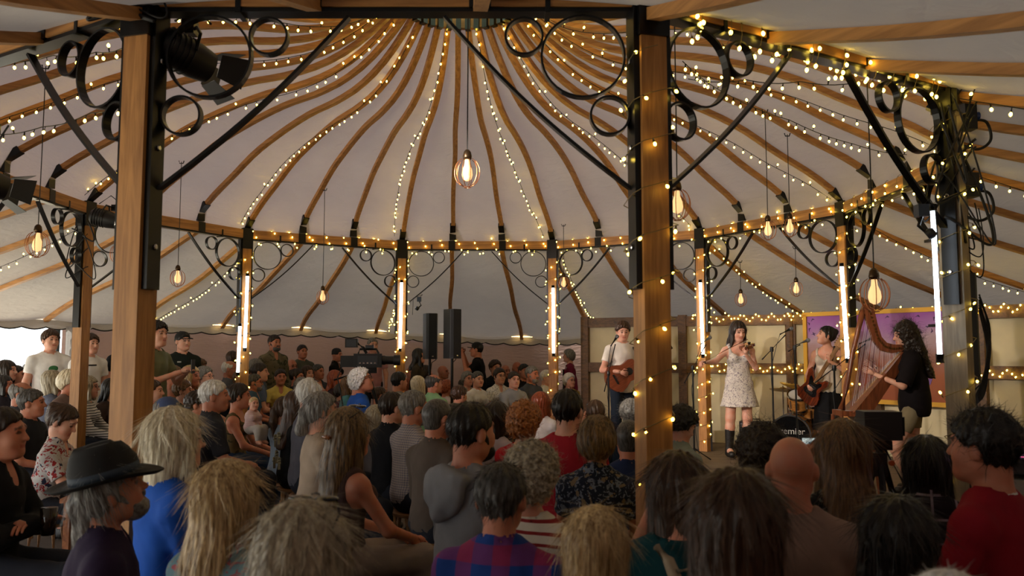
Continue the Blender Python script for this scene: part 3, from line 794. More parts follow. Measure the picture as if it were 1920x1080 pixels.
# ---- hair, in head coordinates
def nz3(x, y, z, f, s=0):
    return np.sin(x * f + 1.7 * np.sin(y * f * .7 + s)) * np.sin(y * f * 1.1 + 1.3 * np.sin(z * f * .8 + 2 * s)) * np.sin(z * f * .9 + 1.9 * np.sin(x * f * .6 + s) + s)
def make_hair(style, seed=0, strands=0, length=None):
    key = (style, seed, strands, length)
    if key in HAIR: return HAIR[key]
    rs = np.random.default_rng(seed + 11)
    long_ = style in ('long', 'wavy', 'longcurly', 'pony', 'bob', 'halfup', 'braids')
    L = length or {'long': .36, 'wavy': .34, 'longcurly': .36, 'pony': .30, 'bob': .15, 'halfup': .50, 'braids': .24}.get(style, .12)
    h = .0085 if long_ else .0075
    ext = .17 if style in ('bigcurl', 'longcurly', 'wavy') else .15
    F = Field(np.arange(-ext, ext, h, f32), np.arange(-ext - (.06 if long_ else 0), ext, h, f32), np.arange(-L - .06, .19, h, f32))
    x, y, z = F.full(); ax = np.abs(x)
    th = {'buzz': .006, 'short': .014, 'quiff': .018, 'pixie': .024, 'fringe': .012, 'curly': .030, 'bigcurl': .048, 'messy': .024, 'longcurly': .024, 'halfup': .020, 'wavy': .026, 'cap': .008}.get(style, .018)
    F.el((0, -.014, .032), (.077 + th, .098 + th, .092 + th), 0)
    if style in ('pixie', 'bigcurl', 'curly'): F.el((0, -.035, -.005), (.074 + th, .080 + th, .075 + th), .03)
    if style in ('short', 'buzz', 'quiff', 'messy', 'thin', 'fringe', 'cap'): F.el((0, -.042, -.026), (.066, .062, .068), .02)
    if style == 'quiff': F.rc((-.045, .065, .105), (.045, .065, .105), .030, .030, .03)
    if long_:
        w = {'bob': .088, 'long': .088, 'wavy': .110, 'longcurly': .125, 'pony': .070, 'halfup': .100, 'braids': .072}[style]
        if style in ('pony', 'braids'):
            F.el((0, -.03, -.01), (.080, .085, .085), .03)
            if style == 'pony': F.rc((0, -.115, .0), (0, -.125, -.10), .026, .036, .02); F.rc((0, -.125, -.10), (0.01, -.105, -L), .036, .016, .03)
            else:
                for s in (-1, 1):
                    for q in range(9): F.el((s * (.052 + .004 * (q % 2)), -.07 - .012 * min(q, 4) * .6, .02 - q * .03), (.021, .021, .023), .006)
        else:
            if L <= .2: F.rc((0, -.025, .02), (0, -.045, -L), w + .012, w * (.92 if style == 'bob' else .8), .04, flat=.80 if style == 'bob' else .62, cut=[((0, 0, -L + .01), (0, .25, -1))])
            else:
                F.rc((0, -.028, .02), (0, -.085, -.17), w + .012, w, .04, flat=.66); F.rc((0, -.085, -.17), (0, -.150, -L), w, w * .82, .04, flat=.50, cut=[((0, 0, -L + .01), (0, .25, -1))])
            for s in (-1, 1): F.rc((s * .070, .02, .02), (s * (w - .005), .035 if style != 'halfup' else -.02, -min(L * .85, .25)), .030, .026, .03)
    # face opening and hairline
    if long_ and style not in ('pony', 'braids'):
        face = np.maximum(np.maximum(ax - .060 - .10 * np.maximum(z - .03, 0) * 0, .035 - y), z - .074 + ax * .35)
        F.D = smax(F.D, -face.astype(f32), .012)
        F.rc((0, .02, -.10), (0, .02, -.30), .050, .056, .01, 'sub')
    else:
        nape = {'buzz': -.098, 'bigcurl': -.105, 'curly': -.09, 'pixie': -.098, 'pony': -.08, 'braids': -.085, 'bun': -.075}.get(style, -.100)
        line = (z - nape) - (y + .075) * ((.078 - nape) / .16)
        line = np.minimum(line, z - nape)
        line = np.maximum(line, np.minimum(.02 - y, np.minimum(z + .03, .1)) * .8) if style in ('short', 'quiff', 'messy', 'curly', 'pixie', 'bun', 'pony') else line
        ear = np.sqrt((ax - .082) ** 2 + (y + .006) ** 2 + (z + .008) ** 2) - (.032 if style not in ('bigcurl',) else .0)
        line = line + .006 * np.sin(x * 90 + seed) * np.sin(x * 37 + y * 60)
        if style in ('short', 'buzz', 'quiff', 'messy', 'fringe', 'thin'): F.D += (np.clip((.03 - z) / .09, 0, 1) * (.012 if style != 'buzz' else .003)).astype(f32)
        F.D = smax(F.D, -np.minimum(line, .08).astype(f32), .022 if style in ('short', 'thin', 'quiff', 'fringe') else .014)
        if style not in ('pony', 'bun', 'braids', 'curly', 'bigcurl', 'pixie'): F.D = smax(F.D, -ear.astype(f32), .008)
        if style in ('pony', 'braids'):
            pass
    if style in ('pony', 'bun'):
        F.rc((0, -.118, .012), (0, -.128, .0), .026, .030, .015) if style == 'pony' else F.el((0, -.105, .075), (.045, .042, .042), .015)
        if style == 'pony': F.rc((0, -.128, -.0), (0, -.135, -.12), .030, .038, .02); F.rc((0, -.135, -.12), (.01, -.115, -L), .038, .014, .03)
    if style == 'fringe':     # bald on top
        F.el((0, .03, .125), (.085, .115, .085), .02, 'sub')
    if style == 'thin':
        F.el((0, .07, .11), (.07, .075, .07), .03, 'sub')
    if style in ('curly', 'bigcurl', 'longcurly'):
        a = {'curly': .010, 'bigcurl': .015, 'longcurly': .014}[style]
        F.D += (a * nz3(x, y, z, 105, seed) + a * .6 * nz3(y, z, x, 190, seed + 2)).astype(f32)
    elif style in ('messy', 'wavy'):
        F.D += (.007 * nz3(x, y, z, 90, seed) + .005 * np.sin(np.arctan2(x, -y) * 17 + 12 * z + 2 * np.sin(z * 30))).astype(f32)
    elif style != 'buzz':
        an = np.arctan2(x, -(y + .01)); F.D += (.0032 * np.sin(an * 23 + 3 * np.sin(z * 16 + seed)) + .003 * np.sin(an * 11 + seed + 5 * np.sin(z * 9))).astype(f32)
    V, Q = F.nets(); mb = MB()
    if strands:
        # lie strands along the surface
        e1 = V[Q[:, 1]] - V[Q[:, 0]]; e2 = V[Q[:, 3]] - V[Q[:, 0]]; nn = np.cross(e1, e2); nn /= np.linalg.norm(nn, axis=1)[:, None] + 1e-9; cc = V[Q].mean(1)
        ra = cc - np.stack([np.zeros(len(cc)), np.full(len(cc), -.02), np.clip(cc[:, 2], -1, .03)], 1); keep = (nn * ra).sum(1) > .45 * np.linalg.norm(ra, axis=1)
        ids = rs.choice(np.where(keep)[0], min(strands, int(keep.sum())), replace=False)
        curly = style in ('curly', 'bigcurl', 'longcurly')
        for i in ids:
            p = cc[i].copy(); n = nn[i]; g = np.array([0, 0, -1.0]) if p[2] < .06 else np.array([p[0], p[1] + (.03), -.04])
            if style in ('short', 'quiff', 'buzz', 'messy', 'pixie', 'fringe'): g = np.array([p[0] * .6, -.6 + p[1], -.35 - max(0, .05 - p[2]) * 6])
            if curly or style == 'messy': g = rs.normal(size=3)
            t = g - n * (g @ n); t /= np.linalg.norm(t) + 1e-9; sd = np.cross(n, t)
            ln = (.028 if style in ('short', 'buzz', 'fringe') else .045 if not long_ else .10) * rs.uniform(.6, 1.4); up = (rs.uniform(.02, .35) if not long_ else rs.uniform(0, .05))
            if long_: ln = max(.012, min(ln, p[2] + L - .005))
            w = rs.uniform(.0007, .0016); ns = 5; pr = []
            for q in range(ns + 1):
                u = q / ns; a = p + t * ln * u + n * (.001 + up * ln * u * (.4 + .6 * u)) + sd * (.18 * ln * sin(u * 5 + i) * (1 if curly else .12))
                ww = w * (1 - u * .8); pr.append((a - sd * ww, a + sd * ww))
            mb.add([v for ab in pr for v in ab], [(2 * q, 2 * q + 1, 2 * q + 3, 2 * q + 2) for q in range(ns)])
    HAIR[key] = mesh_from(V, Q, 'hair', True, mb); return HAIR[key]
def make_beard(seed=0, full=True):
    key = ('beard', full)
    if key in HAIR: return HAIR[key]
    F = Field(np.arange(-.1, .1, .007, f32), np.arange(-.06, .16, .007, f32), np.arange(-.18, .06, .007, f32))
    F.el((0, .050, -.080), (.056, .058, .050 if full else .042), .02); F.rc((-.066, .01, -.01), (-.03, .07, -.085), .016, .022, .02); F.rc((.066, .01, -.01), (.03, .07, -.085), .016, .022, .02)
    F.rc((-.02, .098, -.040), (.02, .098, -.040), .010, .010, .01)
    F.el((0, .115, -.056), (.021, .03, .009), .008, 'sub')
    x, y, z = F.full(); F.D += (.0025 * nz3(x, y, z, 160, seed)).astype(f32)
    V, Q = F.nets(); HAIR[key] = mesh_from(V, Q, 'beard'); return HAIR[key]
def glasses_mesh():
    if 'glasses' in HAIR: return HAIR['glasses']
    m = MB()
    for s in (-1, 1):
        m.tube([(s * .031 + .021 * cos(a) , .104 + .004 * cos(a) * -s, .010 + .016 * sin(a)) for a in np.linspace(0, 2 * pi, 15)[:-1]], .0022, 5, closed=True)
        m.tube([(s * .052, .100, .014), (s * .074, .07, .014), (s * .081, .0, .012), (s * .080, -.015, .0)], .002, 5)
    m.tube([(-.010, .106, .013), (0, .109, .016), (.010, .106, .013)], .002, 5)
    HAIR['glasses'] = m.mesh('glasses', True); return HAIR['glasses']

# ---- materials for people
def skin(i):
    name = 'skin_%d' % i
    if name in MATS: return MATS[name]
    c = ['#c98f74', '#b97c62', '#d3a18a', '#a86a50', '#8a5138'][i % 5]
    m, nt, N, L, b = newmat(name)
    a = N.new('ShaderNodeAttribute'); a.attribute_name = 'paint'; sp = N.new('ShaderNodeSeparateColor'); L.new(a.outputs['Color'], sp.inputs[0])
    nz = N.new('ShaderNodeTexNoise'); nz.inputs['Scale'].default_value = 18; tc = N.new('ShaderNodeTexCoord'); L.new(tc.outputs['Object'], nz.inputs['Vector'])
    m0 = N.new('ShaderNodeMix'); m0.data_type = 'RGBA'; cc = srgb(c); m0.inputs[6].default_value = cc; m0.inputs[7].default_value = (min(1, cc[0] * 1.02), cc[1] * .78, cc[2] * .72, 1)
    mr = N.new('ShaderNodeMapRange'); mr.inputs[1].default_value = .4; mr.inputs[2].default_value = .75; L.new(nz.outputs[0], mr.inputs[0]); L.new(mr.outputs[0], m0.inputs[0])
    m1 = N.new('ShaderNodeMix'); m1.data_type = 'RGBA'; m1.inputs[7].default_value = (cc[0] * .75, cc[1] * .42, cc[2] * .42, 1); L.new(m0.outputs[2], m1.inputs[6]); L.new(sp.outputs[0], m1.inputs[0])
    m2 = N.new('ShaderNodeMix'); m2.data_type = 'RGBA'; m2.inputs[7].default_value = (.03, .018, .012, 1); L.new(m1.outputs[2], m2.inputs[6]); L.new(sp.outputs[1], m2.inputs[0])
    L.new(m2.outputs[2], b.inputs['Base Color']); b.inputs['Roughness'].default_value = .5; b.inputs['Specular IOR Level'].default_value = .35
    MATS[name] = m; return m
HC = dict(black=('#0a0807', '#1c1511'), dark=('#120c08', '#2d1d12'), brown=('#24160c', '#4a2f1b'), lbrown=('#3a2716', '#7a5733'), blonde=('#7a5d38', '#d9bd8a'), pale=('#a8997a', '#efe5cb'),
          grey=('#4a4744', '#8b8884'), white=('#aaa8a4', '#e6e4e0'), dgrey=('#1e1c1b', '#5a5754'), red=('#5a2410', '#a04a22'), ginger=('#6e3c1a', '#b9773c'), streak=('#1f150d', '#8d6f48'), greyblonde=('#6b6152', '#b5a98f'))
def hairmat(c, curly=False):
    name = 'hair_%s_%d' % (c, curly)
    if name in MATS: return MATS[name]
    m, nt, N, L, b = newmat(name)
    tc = N.new('ShaderNodeTexCoord'); mp = N.new('ShaderNodeMapping'); mp.inputs['Scale'].default_value = (60, 60, 60) if curly else (110, 110, 7)
    nz = N.new('ShaderNodeTexNoise'); nz.inputs['Scale'].default_value = 1.0; nz.inputs['Detail'].default_value = 5
    L.new(tc.outputs['Object'], mp.inputs[0]); L.new(mp.outputs[0], nz.inputs['Vector'])
    cr = N.new('ShaderNodeValToRGB'); cr.color_ramp.elements[0].color = srgb(HC[c][0]); cr.color_ramp.elements[1].color = srgb(HC[c][1]); cr.color_ramp.elements[0].position = .32; cr.color_ramp.elements[1].position = .66
    L.new(nz.outputs[0], cr.inputs[0]); L.new(cr.outputs[0], b.inputs['Base Color']); b.inputs['Roughness'].default_value = .42; b.inputs['Specular IOR Level'].default_value = .45
    bp = N.new('ShaderNodeBump'); bp.inputs['Strength'].default_value = .5; bp.inputs['Distance'].default_value = .004; L.new(nz.outputs[0], bp.inputs['Height']); L.new(bp.outputs[0], b.inputs['Normal'])
    MATS[name] = m; return m
def cloth(col, pattern=None, col2=None, scale=1.0, col3=None):
    name = 'cloth_%s_%s_%s_%s' % (col, pattern, col2, scale)
    if name in MATS: return MATS[name]
    m, nt, N, L, b = newmat(name)
    tc = N.new('ShaderNodeTexCoord'); b.inputs['Roughness'].default_value = .85; b.inputs['Specular IOR Level'].default_value = .2
    nz = N.new('ShaderNodeTexNoise'); nz.inputs['Scale'].default_value = 220; L.new(tc.outputs['Object'], nz.inputs['Vector'])
    bp = N.new('ShaderNodeBump'); bp.inputs['Strength'].default_value = .3; bp.inputs['Distance'].default_value = .002; L.new(nz.outputs[0], bp.inputs['Height']); L.new(bp.outputs[0], b.inputs['Normal'])
    big = N.new('ShaderNodeTexNoise'); big.inputs['Scale'].default_value = 7; big.inputs['Detail'].default_value = 3; L.new(tc.outputs['Object'], big.inputs['Vector'])
    mr = N.new('ShaderNodeMapRange'); mr.inputs[1].default_value = .3; mr.inputs[2].default_value = .7; mr.inputs[3].default_value = .85; mr.inputs[4].default_value = 1.12; L.new(big.outputs[0], mr.inputs[0])
    c1 = srgb(col); out = None
    def mathn(op, a, v=None, c=None):
        n = N.new('ShaderNodeMath'); n.operation = op
        if hasattr(a, 'links') or hasattr(a, 'is_linked'): L.new(a, n.inputs[0])
        else: n.inputs[0].default_value = a
        if v is not None:
            if hasattr(v, 'is_linked'): L.new(v, n.inputs[1])
            else: n.inputs[1].default_value = v
        return n.outputs[0]
    sx = N.new('ShaderNodeSeparateXYZ'); L.new(tc.outputs['Object'], sx.inputs[0])
    def stripe(o, freq, duty): return mathn('LESS_THAN', mathn('FRACT', mathn('MULTIPLY', o, freq * scale)), duty)
    if pattern == 'stripes': fac = stripe(sx.outputs[2], 22, .3)
    elif pattern == 'plaid': fac = mathn('MULTIPLY', mathn('ADD', stripe(sx.outputs[2], 9, .45), stripe(sx.outputs[0], 9, .45)), .5)
    elif pattern == 'windowpane': fac = mathn('MAXIMUM', stripe(sx.outputs[2], 12, .10), stripe(sx.outputs[0], 12, .10))
    elif pattern == 'check': fac = mathn('MULTIPLY', mathn('ADD', stripe(sx.outputs[2], 60, .5), stripe(sx.outputs[0], 60, .5)), .5)
    elif pattern in ('dots', 'floral', 'blotch'):
        if pattern == 'dots':
            v = N.new('ShaderNodeTexVoronoi'); v.inputs['Scale'].default_value = 45 * scale; v.inputs['Randomness'].default_value = .2; L.new(tc.outputs['Object'], v.inputs['Vector']); fac = mathn('LESS_THAN', v.outputs['Distance'], .28)
        else:
            v = N.new('ShaderNodeTexNoise'); v.inputs['Scale'].default_value = (34 if pattern == 'floral' else 14) * scale; v.inputs['Detail'].default_value = 3; v.inputs['Distortion'].default_value = 1.2; L.new(tc.outputs['Object'], v.inputs['Vector']); fac = mathn('GREATER_THAN', v.outputs[0], .56)
    else: fac = None
    mx = N.new('ShaderNodeMix'); mx.data_type = 'RGBA'; mx.inputs[6].default_value = c1; mx.inputs[7].default_value = srgb(col2) if col2 else c1
    if fac is not None: L.new(fac, mx.inputs[0])
    else: mx.inputs[0].default_value = 0
    last = mx.outputs[2]
    if col3:
        v = N.new('ShaderNodeTexNoise'); v.inputs['Scale'].default_value = 22 * scale; L.new(tc.outputs['Object'], v.inputs['Vector']); f2 = mathn('GREATER_THAN', v.outputs[0], .62)
        m3 = N.new('ShaderNodeMix'); m3.data_type = 'RGBA'; L.new(last, m3.inputs[6]); m3.inputs[7].default_value = srgb(col3); L.new(f2, m3.inputs[0]); last = m3.outputs[2]
    sc = N.new('ShaderNodeVectorMath'); sc.operation = 'SCALE'; L.new(last, sc.inputs[0]); L.new(mr.outputs[0], sc.inputs['Scale']); L.new(sc.outputs[0], b.inputs['Base Color'])
    MATS[name] = m; return m
M_SHOE = plain('shoe_leather', '#15110e', .5)

def person(loc, rz, s, key, P, skin_i=0, hair=None, haircol='brown', top=None, bottom=None, label='', group=None, strands=0, beard=None, glasses=False, hairlabel=None, hands=None, fat=1.0, belly=0.0, hlen=None, seed=0, shoes=True, boot=False, fine=.0085):
    me, T = make_body(key, P, hands, fat, belly, fine)
    o = link('person', me, skin(skin_i)); o.location = loc; o.rotation_euler = (0, 0, rz); o.scale = (s, s, s)
    tag(o, label, 'person', group)
    if top: link('top', make_top(key, P, top[0], top[1], top[3] if len(top) > 3 else .013, fat, belly), top[2], o)
    if bottom: link(bottom[0], make_bottom(key, P, bottom[0]), bottom[1], o)
    if shoes:
        for n in 'lr': link('boot' if boot else 'shoe', make_shoe(key, P, n, boot), M_SHOE, o)
    Mh = Matrix.Translation(Vector([float(v) for v in T[1]])) @ Matrix([[float(v) for v in r] for r in T[0]]).to_4x4()
    if hair and hair != 'none':
        h = link('hair', make_hair(hair, seed, strands, hlen), hairmat(haircol, hair in ('curly', 'bigcurl', 'longcurly', 'messy')), o); h.matrix_local = Mh
        if hairlabel: h['label'] = hairlabel
    if beard:
        h = link('beard', make_beard(0, True), hairmat(beard, True), o); h.matrix_local = Mh
    if glasses:
        h = link('glasses', glasses_mesh(), M_BLACK, o); h.matrix_local = Mh
    o['_h'] = 0; del o['_h']
    return o, Mh
# ------------------------------------------------------------------ the audience
# x, y: pixel of the head's centre, h: head height in pixels, yaw: 0 = back of the head to us, 90 = looking right, 180 = facing us
def T_(kind, col, pat=None, col2=None, scale=1.0, sl=.6, col3=None): return (kind, sl, cloth(col, pat, col2, scale, col3))
AUD = []
def A(x, y, h, yaw, sex, hair, hc, top, label, **k):
    d = dict(x=x, y=y, h=h, yaw=yaw, sex=sex, hair=hair, hc=hc, top=top, label=label, pose='sit', arms='lap', hy=0, hp=0, skin=len(AUD) % 3, lean=.02, strands=0, bottom='#23262f'); d.update(k)
    if d['pose'] == 'stand' and d['arms'] == 'lap': d['arms'] = 'side'
    AUD.append(d)
ST = dict(pose='stand', arms='side')
# --- standing at the back and left
A(95, 639, 34, 125, 'm', 'messy', 'brown', T_('tee', '#e4e2df'), 'person in white tee with green print standing in the bright doorway', **ST, skin=2, mark='green')
A(170, 646, 34, 118, 'm', 'messy', 'brown', T_('tee', '#e6e4e2'), 'person in white tee with small chest lettering beside the reddish post', **ST, skin=2, mark='small')
A(236, 640, 33, 110, 'm', 'short', 'dark', T_('tee', '#101014'), 'person in black tee standing mostly hidden behind the stout left post', **ST)
A(295, 628, 36, 112, 'm', 'messy', 'black', T_('tee', '#6f7356'), 'person in olive tee standing and holding up a dark phone', pose='stand', arms='phone', skin=2)
A(343, 641, 33, 125, 'm', 'short', 'black', T_('tee', '#1b211d'), 'person in black cap and dark green tee standing by the canvas wall', **ST, skin=2, hat='cap', hatcol='#0c0c0f', mark='tiny')
A(515, 644, 25, 130, 'm', 'short', 'dark', T_('jacket', '#6c6450', 'blotch', '#3d4030', 1, 1.92), 'person in camouflage jacket standing at the canvas wall', **ST, beard='dgrey', skin=1)
A(567, 660, 24, 140, 'm', 'short', 'dark', T_('tee', '#55584f'), 'person in grey tee leaning back smiling at the canvas wall', **ST, skin=1)
A(632, 666, 25, 110, 'f', 'short', 'black', T_('jacket', '#121214', sl=1.92), 'person in dark beanie and black jacket left of the broadcast camera', **ST, s=.955, hat='beanie', hatcol='#17151a')
A(699, 648, 22, 150, 'm', 'short', 'grey', T_('shirt', '#b98585'), 'camera operator in dusty pink shirt behind the broadcast camera', **ST, bottom='#2a2a30')
A(786, 668, 26, 95, 'f', 'long', 'black', T_('jacket', '#3b3226', sl=1.92), 'person in olive-brown jacket standing left of the column loudspeakers', **ST, s=.955, hlen=.22)
A(893, 656, 25, -85, 'm', 'short', 'black', T_('tee', '#0f0f12'), 'person in black cap and black tee filming with a video camera', pose='stand', arms='camera', hat='cap', hatcol='#0b0b0e')
A(1066, 668, 25, -75, 'f', 'pixie', 'grey', T_('tee', '#7d2440'), 'person in plum top and dark apron with white straps at the stage wall', **ST, s=.95, apron=True)
# --- back rows, seated facing us
BK = 'seated in the back rows'
A(385, 706, 22, 120, 'f', 'pixie', 'grey', T_('tee', '#4b4a55'), 'person in slate top seated behind the yellow-topped neighbour row', glasses=True)
A(432, 693, 30, 85, 'm', 'fringe', 'white', T_('shirt', '#5a5d66'), 'person in grey shirt and glasses seated below the double light tubes', glasses=True)
A(437, 672, 24, 60, 'f', 'bob', 'brown', T_('jacket', '#3a3a3c', sl=1.92), 'person in charcoal jacket half standing left of the double light tubes', pose='stand', s=.86)
A(480, 689, 22, 130, 'f', 'pixie', 'grey', T_('tee', '#59606a'), 'person in blue-grey top seated right of the double light tubes')
A(526, 690, 23, 120, 'm', 'short', 'white', T_('shirt', '#86837c'), 'person in stone shirt seated in front of the camouflage jacket')
A(547, 688, 24, 135, 'm', 'none', 'grey', T_('tee', '#3b3338'), 'person in dark tee and glasses seated between camouflage jacket and grey tee', glasses=True, skin=1)
A(526, 708, 27, 150, 'f', 'short', 'dark', T_('shirt', '#d9c46a'), 'person in pale yellow blouse seated facing us', skin=1)
A(557, 707, 26, 95, 'f', 'bun', 'dark', T_('tee', '#2c2a30'), 'person in dark top seated sideways right of the yellow blouse')
A(577, 701, 22, 130, 'f', 'bob', 'brown', T_('tee', '#6b3f3f'), 'person in rust top seated below the grey tee')
A(597, 698, 25, 120, 'm', 'short', 'dgrey', T_('shirt', '#363c48'), 'person in navy shirt seated just left of the broadcast camera', skin=1)
A(629, 711, 30, 95, 'f', 'long', 'red', T_('tee', '#2b1c26'), 'person in plum top seated right below the broadcast camera', hlen=.3)
A(488, 699, 30, 80, 'm', 'short', 'dark', T_('shirt', '#5e6b86'), 'person in blue polo shirt seated left of the yellow blouse')
A(452, 711, 28, 80, 'f', 'bob', 'lbrown', T_('tee', '#54504a'), 'person in taupe top leaning towards the baby')
A(478, 718, 30, 85, 'm', 'short', 'dgrey', T_('shirt', '#3f5a6e'), 'person in teal shirt and glasses beside the baby', beard='grey', glasses=True)
A(771, 700, 25, 150, 'm', 'none', 'grey', T_('shirt', '#5b4a44'), 'person in brown shirt and glasses below the left column loudspeaker', glasses=True, skin=1)
A(799, 699, 24, 100, 'f', 'bob', 'dark', T_('tee', '#5d4440'), 'person in russet top below the left column loudspeaker')
A(831, 698, 24, 110, 'm', 'none', 'grey', T_('tee', '#33303a'), 'person in dark tee seated between the column loudspeaker poles', skin=1)
A(884, 692, 24, 140, 'm', 'fringe', 'grey', T_('shirt', '#4d4a48'), 'person in dark grey shirt seated below the filming person', skin=1)
A(877, 711, 27, 145, 'f', 'pixie', 'grey', T_('shirt', '#a79a86'), 'person in beige shirt and glasses in the back row', glasses=True)
A(896, 712, 29, 145, 'f', 'short', 'dgrey', T_('tee', '#dcdad6'), 'person in plain white tee seated in the back row', skin=2)
A(929, 691, 24, 150, 'm', 'messy', 'brown', T_('jacket', '#1b1c20', sl=1.92), 'person in black jacket in the rearmost row by the canvas wall', skin=2)
A(937, 706, 28, 150, 'f', 'bun', 'dark', T_('shirt', '#dedbd4', 'dots', '#23232b', 1), 'person in white polka-dot blouse and glasses in the back row', glasses=True, skin=2)
A(948, 697, 23, 150, 'm', 'none', 'grey', T_('tee', '#4a2c28'), 'person in maroon tee behind the polka-dot blouse', skin=1)
A(964, 713, 30, 158, 'm', 'short', 'dark', T_('tee', '#8f9093', sl=1.95), 'person in grey sweatshirt with small dark chest print', arms='knees', skin=2, mark='bar')
A(970, 692, 24, 150, 'm', 'none', 'grey', T_('tee', '#2a2426'), 'person in black tee in the rearmost row behind the sweatshirt', skin=3)
A(983, 697, 24, 150, 'f', 'short', 'black', T_('tee', '#211f26'), 'person in dark top in the rearmost row left of the slate tee', skin=1)
A(998, 703, 29, 130, 'm', 'short', 'grey', T_('tee', '#474c58'), 'person in slate tee in the back row beside the white shirt', beard='grey', skin=1)
A(1026, 709, 28, 120, 'm', 'short', 'white', T_('shirt', '#d2d0cb'), 'person in white open-neck shirt beside the tube-lit post', skin=2)
A(1068, 714, 27, 140, 'f', 'pixie', 'white', T_('tee', '#a98b3c'), 'person in mustard top and glasses seated right of the tube-lit post', glasses=True, skin=2)
# --- left block, looking right
A(13, 692, 26, 80, 'f', 'bob', 'dark', T_('tee', '#3a4656'), 'person in blue-grey top at the far left in front of the doorway')
A(31, 704, 28, 80, 'm', 'short', 'dark', T_('tee', '#2b2f36'), 'person in dark tee second along in front of the doorway')
A(8, 722, 34, 85, 'f', 'bob', 'black', T_('tee', '#2e2b33'), 'person in black top seated at the far left of the crowd', skin=3)
A(60, 698, 36, 85, 'm', 'fringe', 'grey', T_('shirt', '#54595e'), 'person in grey shirt below the green-printed white tee', skin=1)
A(92, 691, 30, 95, 'f', 'short', 'black', T_('jacket', '#17171a', sl=1.92), 'person in black woolly hat below the white tees', hat='beanie', hatcol='#08080a', skin=3)
A(134, 698, 38, 90, 'm', 'none', 'grey', T_('shirt', '#4a4f57'), 'person in steel grey shirt seated against the reddish post', skin=1)
A(163, 694, 26, 90, 'f', 'pixie', 'white', T_('tee', '#77707a'), 'person in mauve top seated right of the reddish post')
A(180, 704, 38, 85, 'f', 'bun', 'black', T_('tee', '#b06a60'), 'person in salmon pink tee seated left of the stout post', skin=1)
A(209, 700, 30, 110, 'f', 'bob', 'dark', T_('tee', '#35303a'), 'person in dark top and glasses behind the salmon tee', glasses=True)
A(207, 730, 38, 95, 'f', 'long', 'black', T_('tee', '#3d2f2a'), 'person in brown top looking down beside the stout left post', hp=-22, hlen=.2)
A(99, 716, 36, 60, 'f', 'bob', 'greyblonde', T_('tee', '#5a5f70'), 'person in slate blue top with back turned below the woolly hat')
A(131, 716, 36, 80, 'f', 'pixie', 'pale', T_('tee', '#6e5a52'), 'smiling person in clay-coloured top left of the striped top')
A(166, 727, 38, 80, 'f', 'bob', 'greyblonde', T_('tee', '#dcdad4', 'stripes', '#17171b', 1.6, 1.9), 'person in black and white striped top and glasses', glasses=True, arms='knees')
A(117, 742, 34, 75, 'f', 'pixie', 'red', T_('tee', '#5b3a30'), 'person in rust brown top resting a hand on the chin', arms='chin')
A(42, 740, 46, 75, 'm', 'fringe', 'grey', T_('shirt', '#3b4048'), 'person in dark slate shirt left of the note writer', skin=1)
A(60, 757, 52, 75, 'm', 'short', 'dgrey', T_('tee', '#26282e'), 'person in charcoal tee directly behind the note writer', skin=1)
A(116, 792, 64, 82, 'f', 'bun', 'brown', T_('shirt', '#b9b7b6', 'floral', '#8f2a2c', .8, .75, '#2a2f44'), 'person in red-flowered blouse bent over writing notes', arms='write', hp=-26, lean=.10, skin=2, strands=500)
A(6, 815, 92, 85, 'm', 'short', 'dark', T_('jacket', '#14161a', sl=1.92), 'person in black jacket holding a glass at the crowd edge', arms='fold', strands=400, skin=1, glass=True)
A(286, 735, 42, 80, 'm', 'short', 'brown', T_('tee', '#4d4f58'), 'person in grey tee seated right behind the stout left post')
A(299, 699, 32, 130, 'f', 'pixie', 'blonde', T_('tee', '#b9b9bd'), 'person in light grey top and glasses below the olive tee', glasses=True, skin=2)
A(326, 706, 34, 100, 'f', 'bob', 'lbrown', T_('tee', '#5d5862'), 'person in heather top and glasses below the black cap', glasses=True)
A(330, 690, 28, 110, 'm', 'none', 'grey', T_('shirt', '#6e6a64'), 'person in stone grey shirt below the black cap', skin=1)
A(352, 690, 26, 100, 'f', 'short', 'black', T_('tee', '#2f2d35'), 'person in dark plum top below the dark green tee')
A(374, 688, 26, 80, 'f', 'wavy', 'lbrown', T_('tee', '#55524c'), 'person in khaki top at the canvas wall right of the black cap')
A(358, 707, 36, 100, 'f', 'bob', 'blonde', T_('tank', '#6d4a40'), 'person in terracotta sleeveless top and necklace', skin=1)
A(384, 707, 34, 100, 'f', 'pixie', 'grey', T_('tank', '#15151a'), 'person in black sleeveless top and glasses', glasses=True, skin=2)
A(324, 724, 36, 85, 'm', 'none', 'grey', T_('tee', '#5b5f6b'), 'person in blue-grey tee behind the blue baseball cap', skin=1)
A(344, 734, 38, 80, 'f', 'messy', 'lbrown', T_('tee', '#4c4a44'), 'person in moss top right behind the blue baseball cap')
A(316, 776, 58, 72, 'm', 'short', 'grey', T_('shirt', '#233a6d', 'windowpane', '#6f86b8', 1), 'person in blue baseball cap and blue checked shirt', hat='cap', hatcol='#3a4a72', skin=1)
A(372, 760, 50, 80, 'm', 'messy', 'dark', T_('tee', '#c3a93e'), 'person in yellow top just right of the blue cap', skin=1)
A(403, 744, 56, 72, 'm', 'short', 'white', T_('shirt', '#2c2d33', sl=.8), 'person in charcoal polo shirt left of the patterned sleeveless top', skin=1, strands=500)
A(449, 744, 46, 70, 'f', 'bun', 'dark', T_('tank', '#5d4d30', 'blotch', '#33301f', 1), 'person in brown patterned sleeveless top with bare arms', skin=1, arms='knees', bottom='#1f3350', strands=300)
A(586, 742, 56, 62, 'm', 'thin', 'white', T_('shirt', '#50505a'), 'person in dark grey shirt behind the tortoiseshell hair clip', skin=1, strands=600)
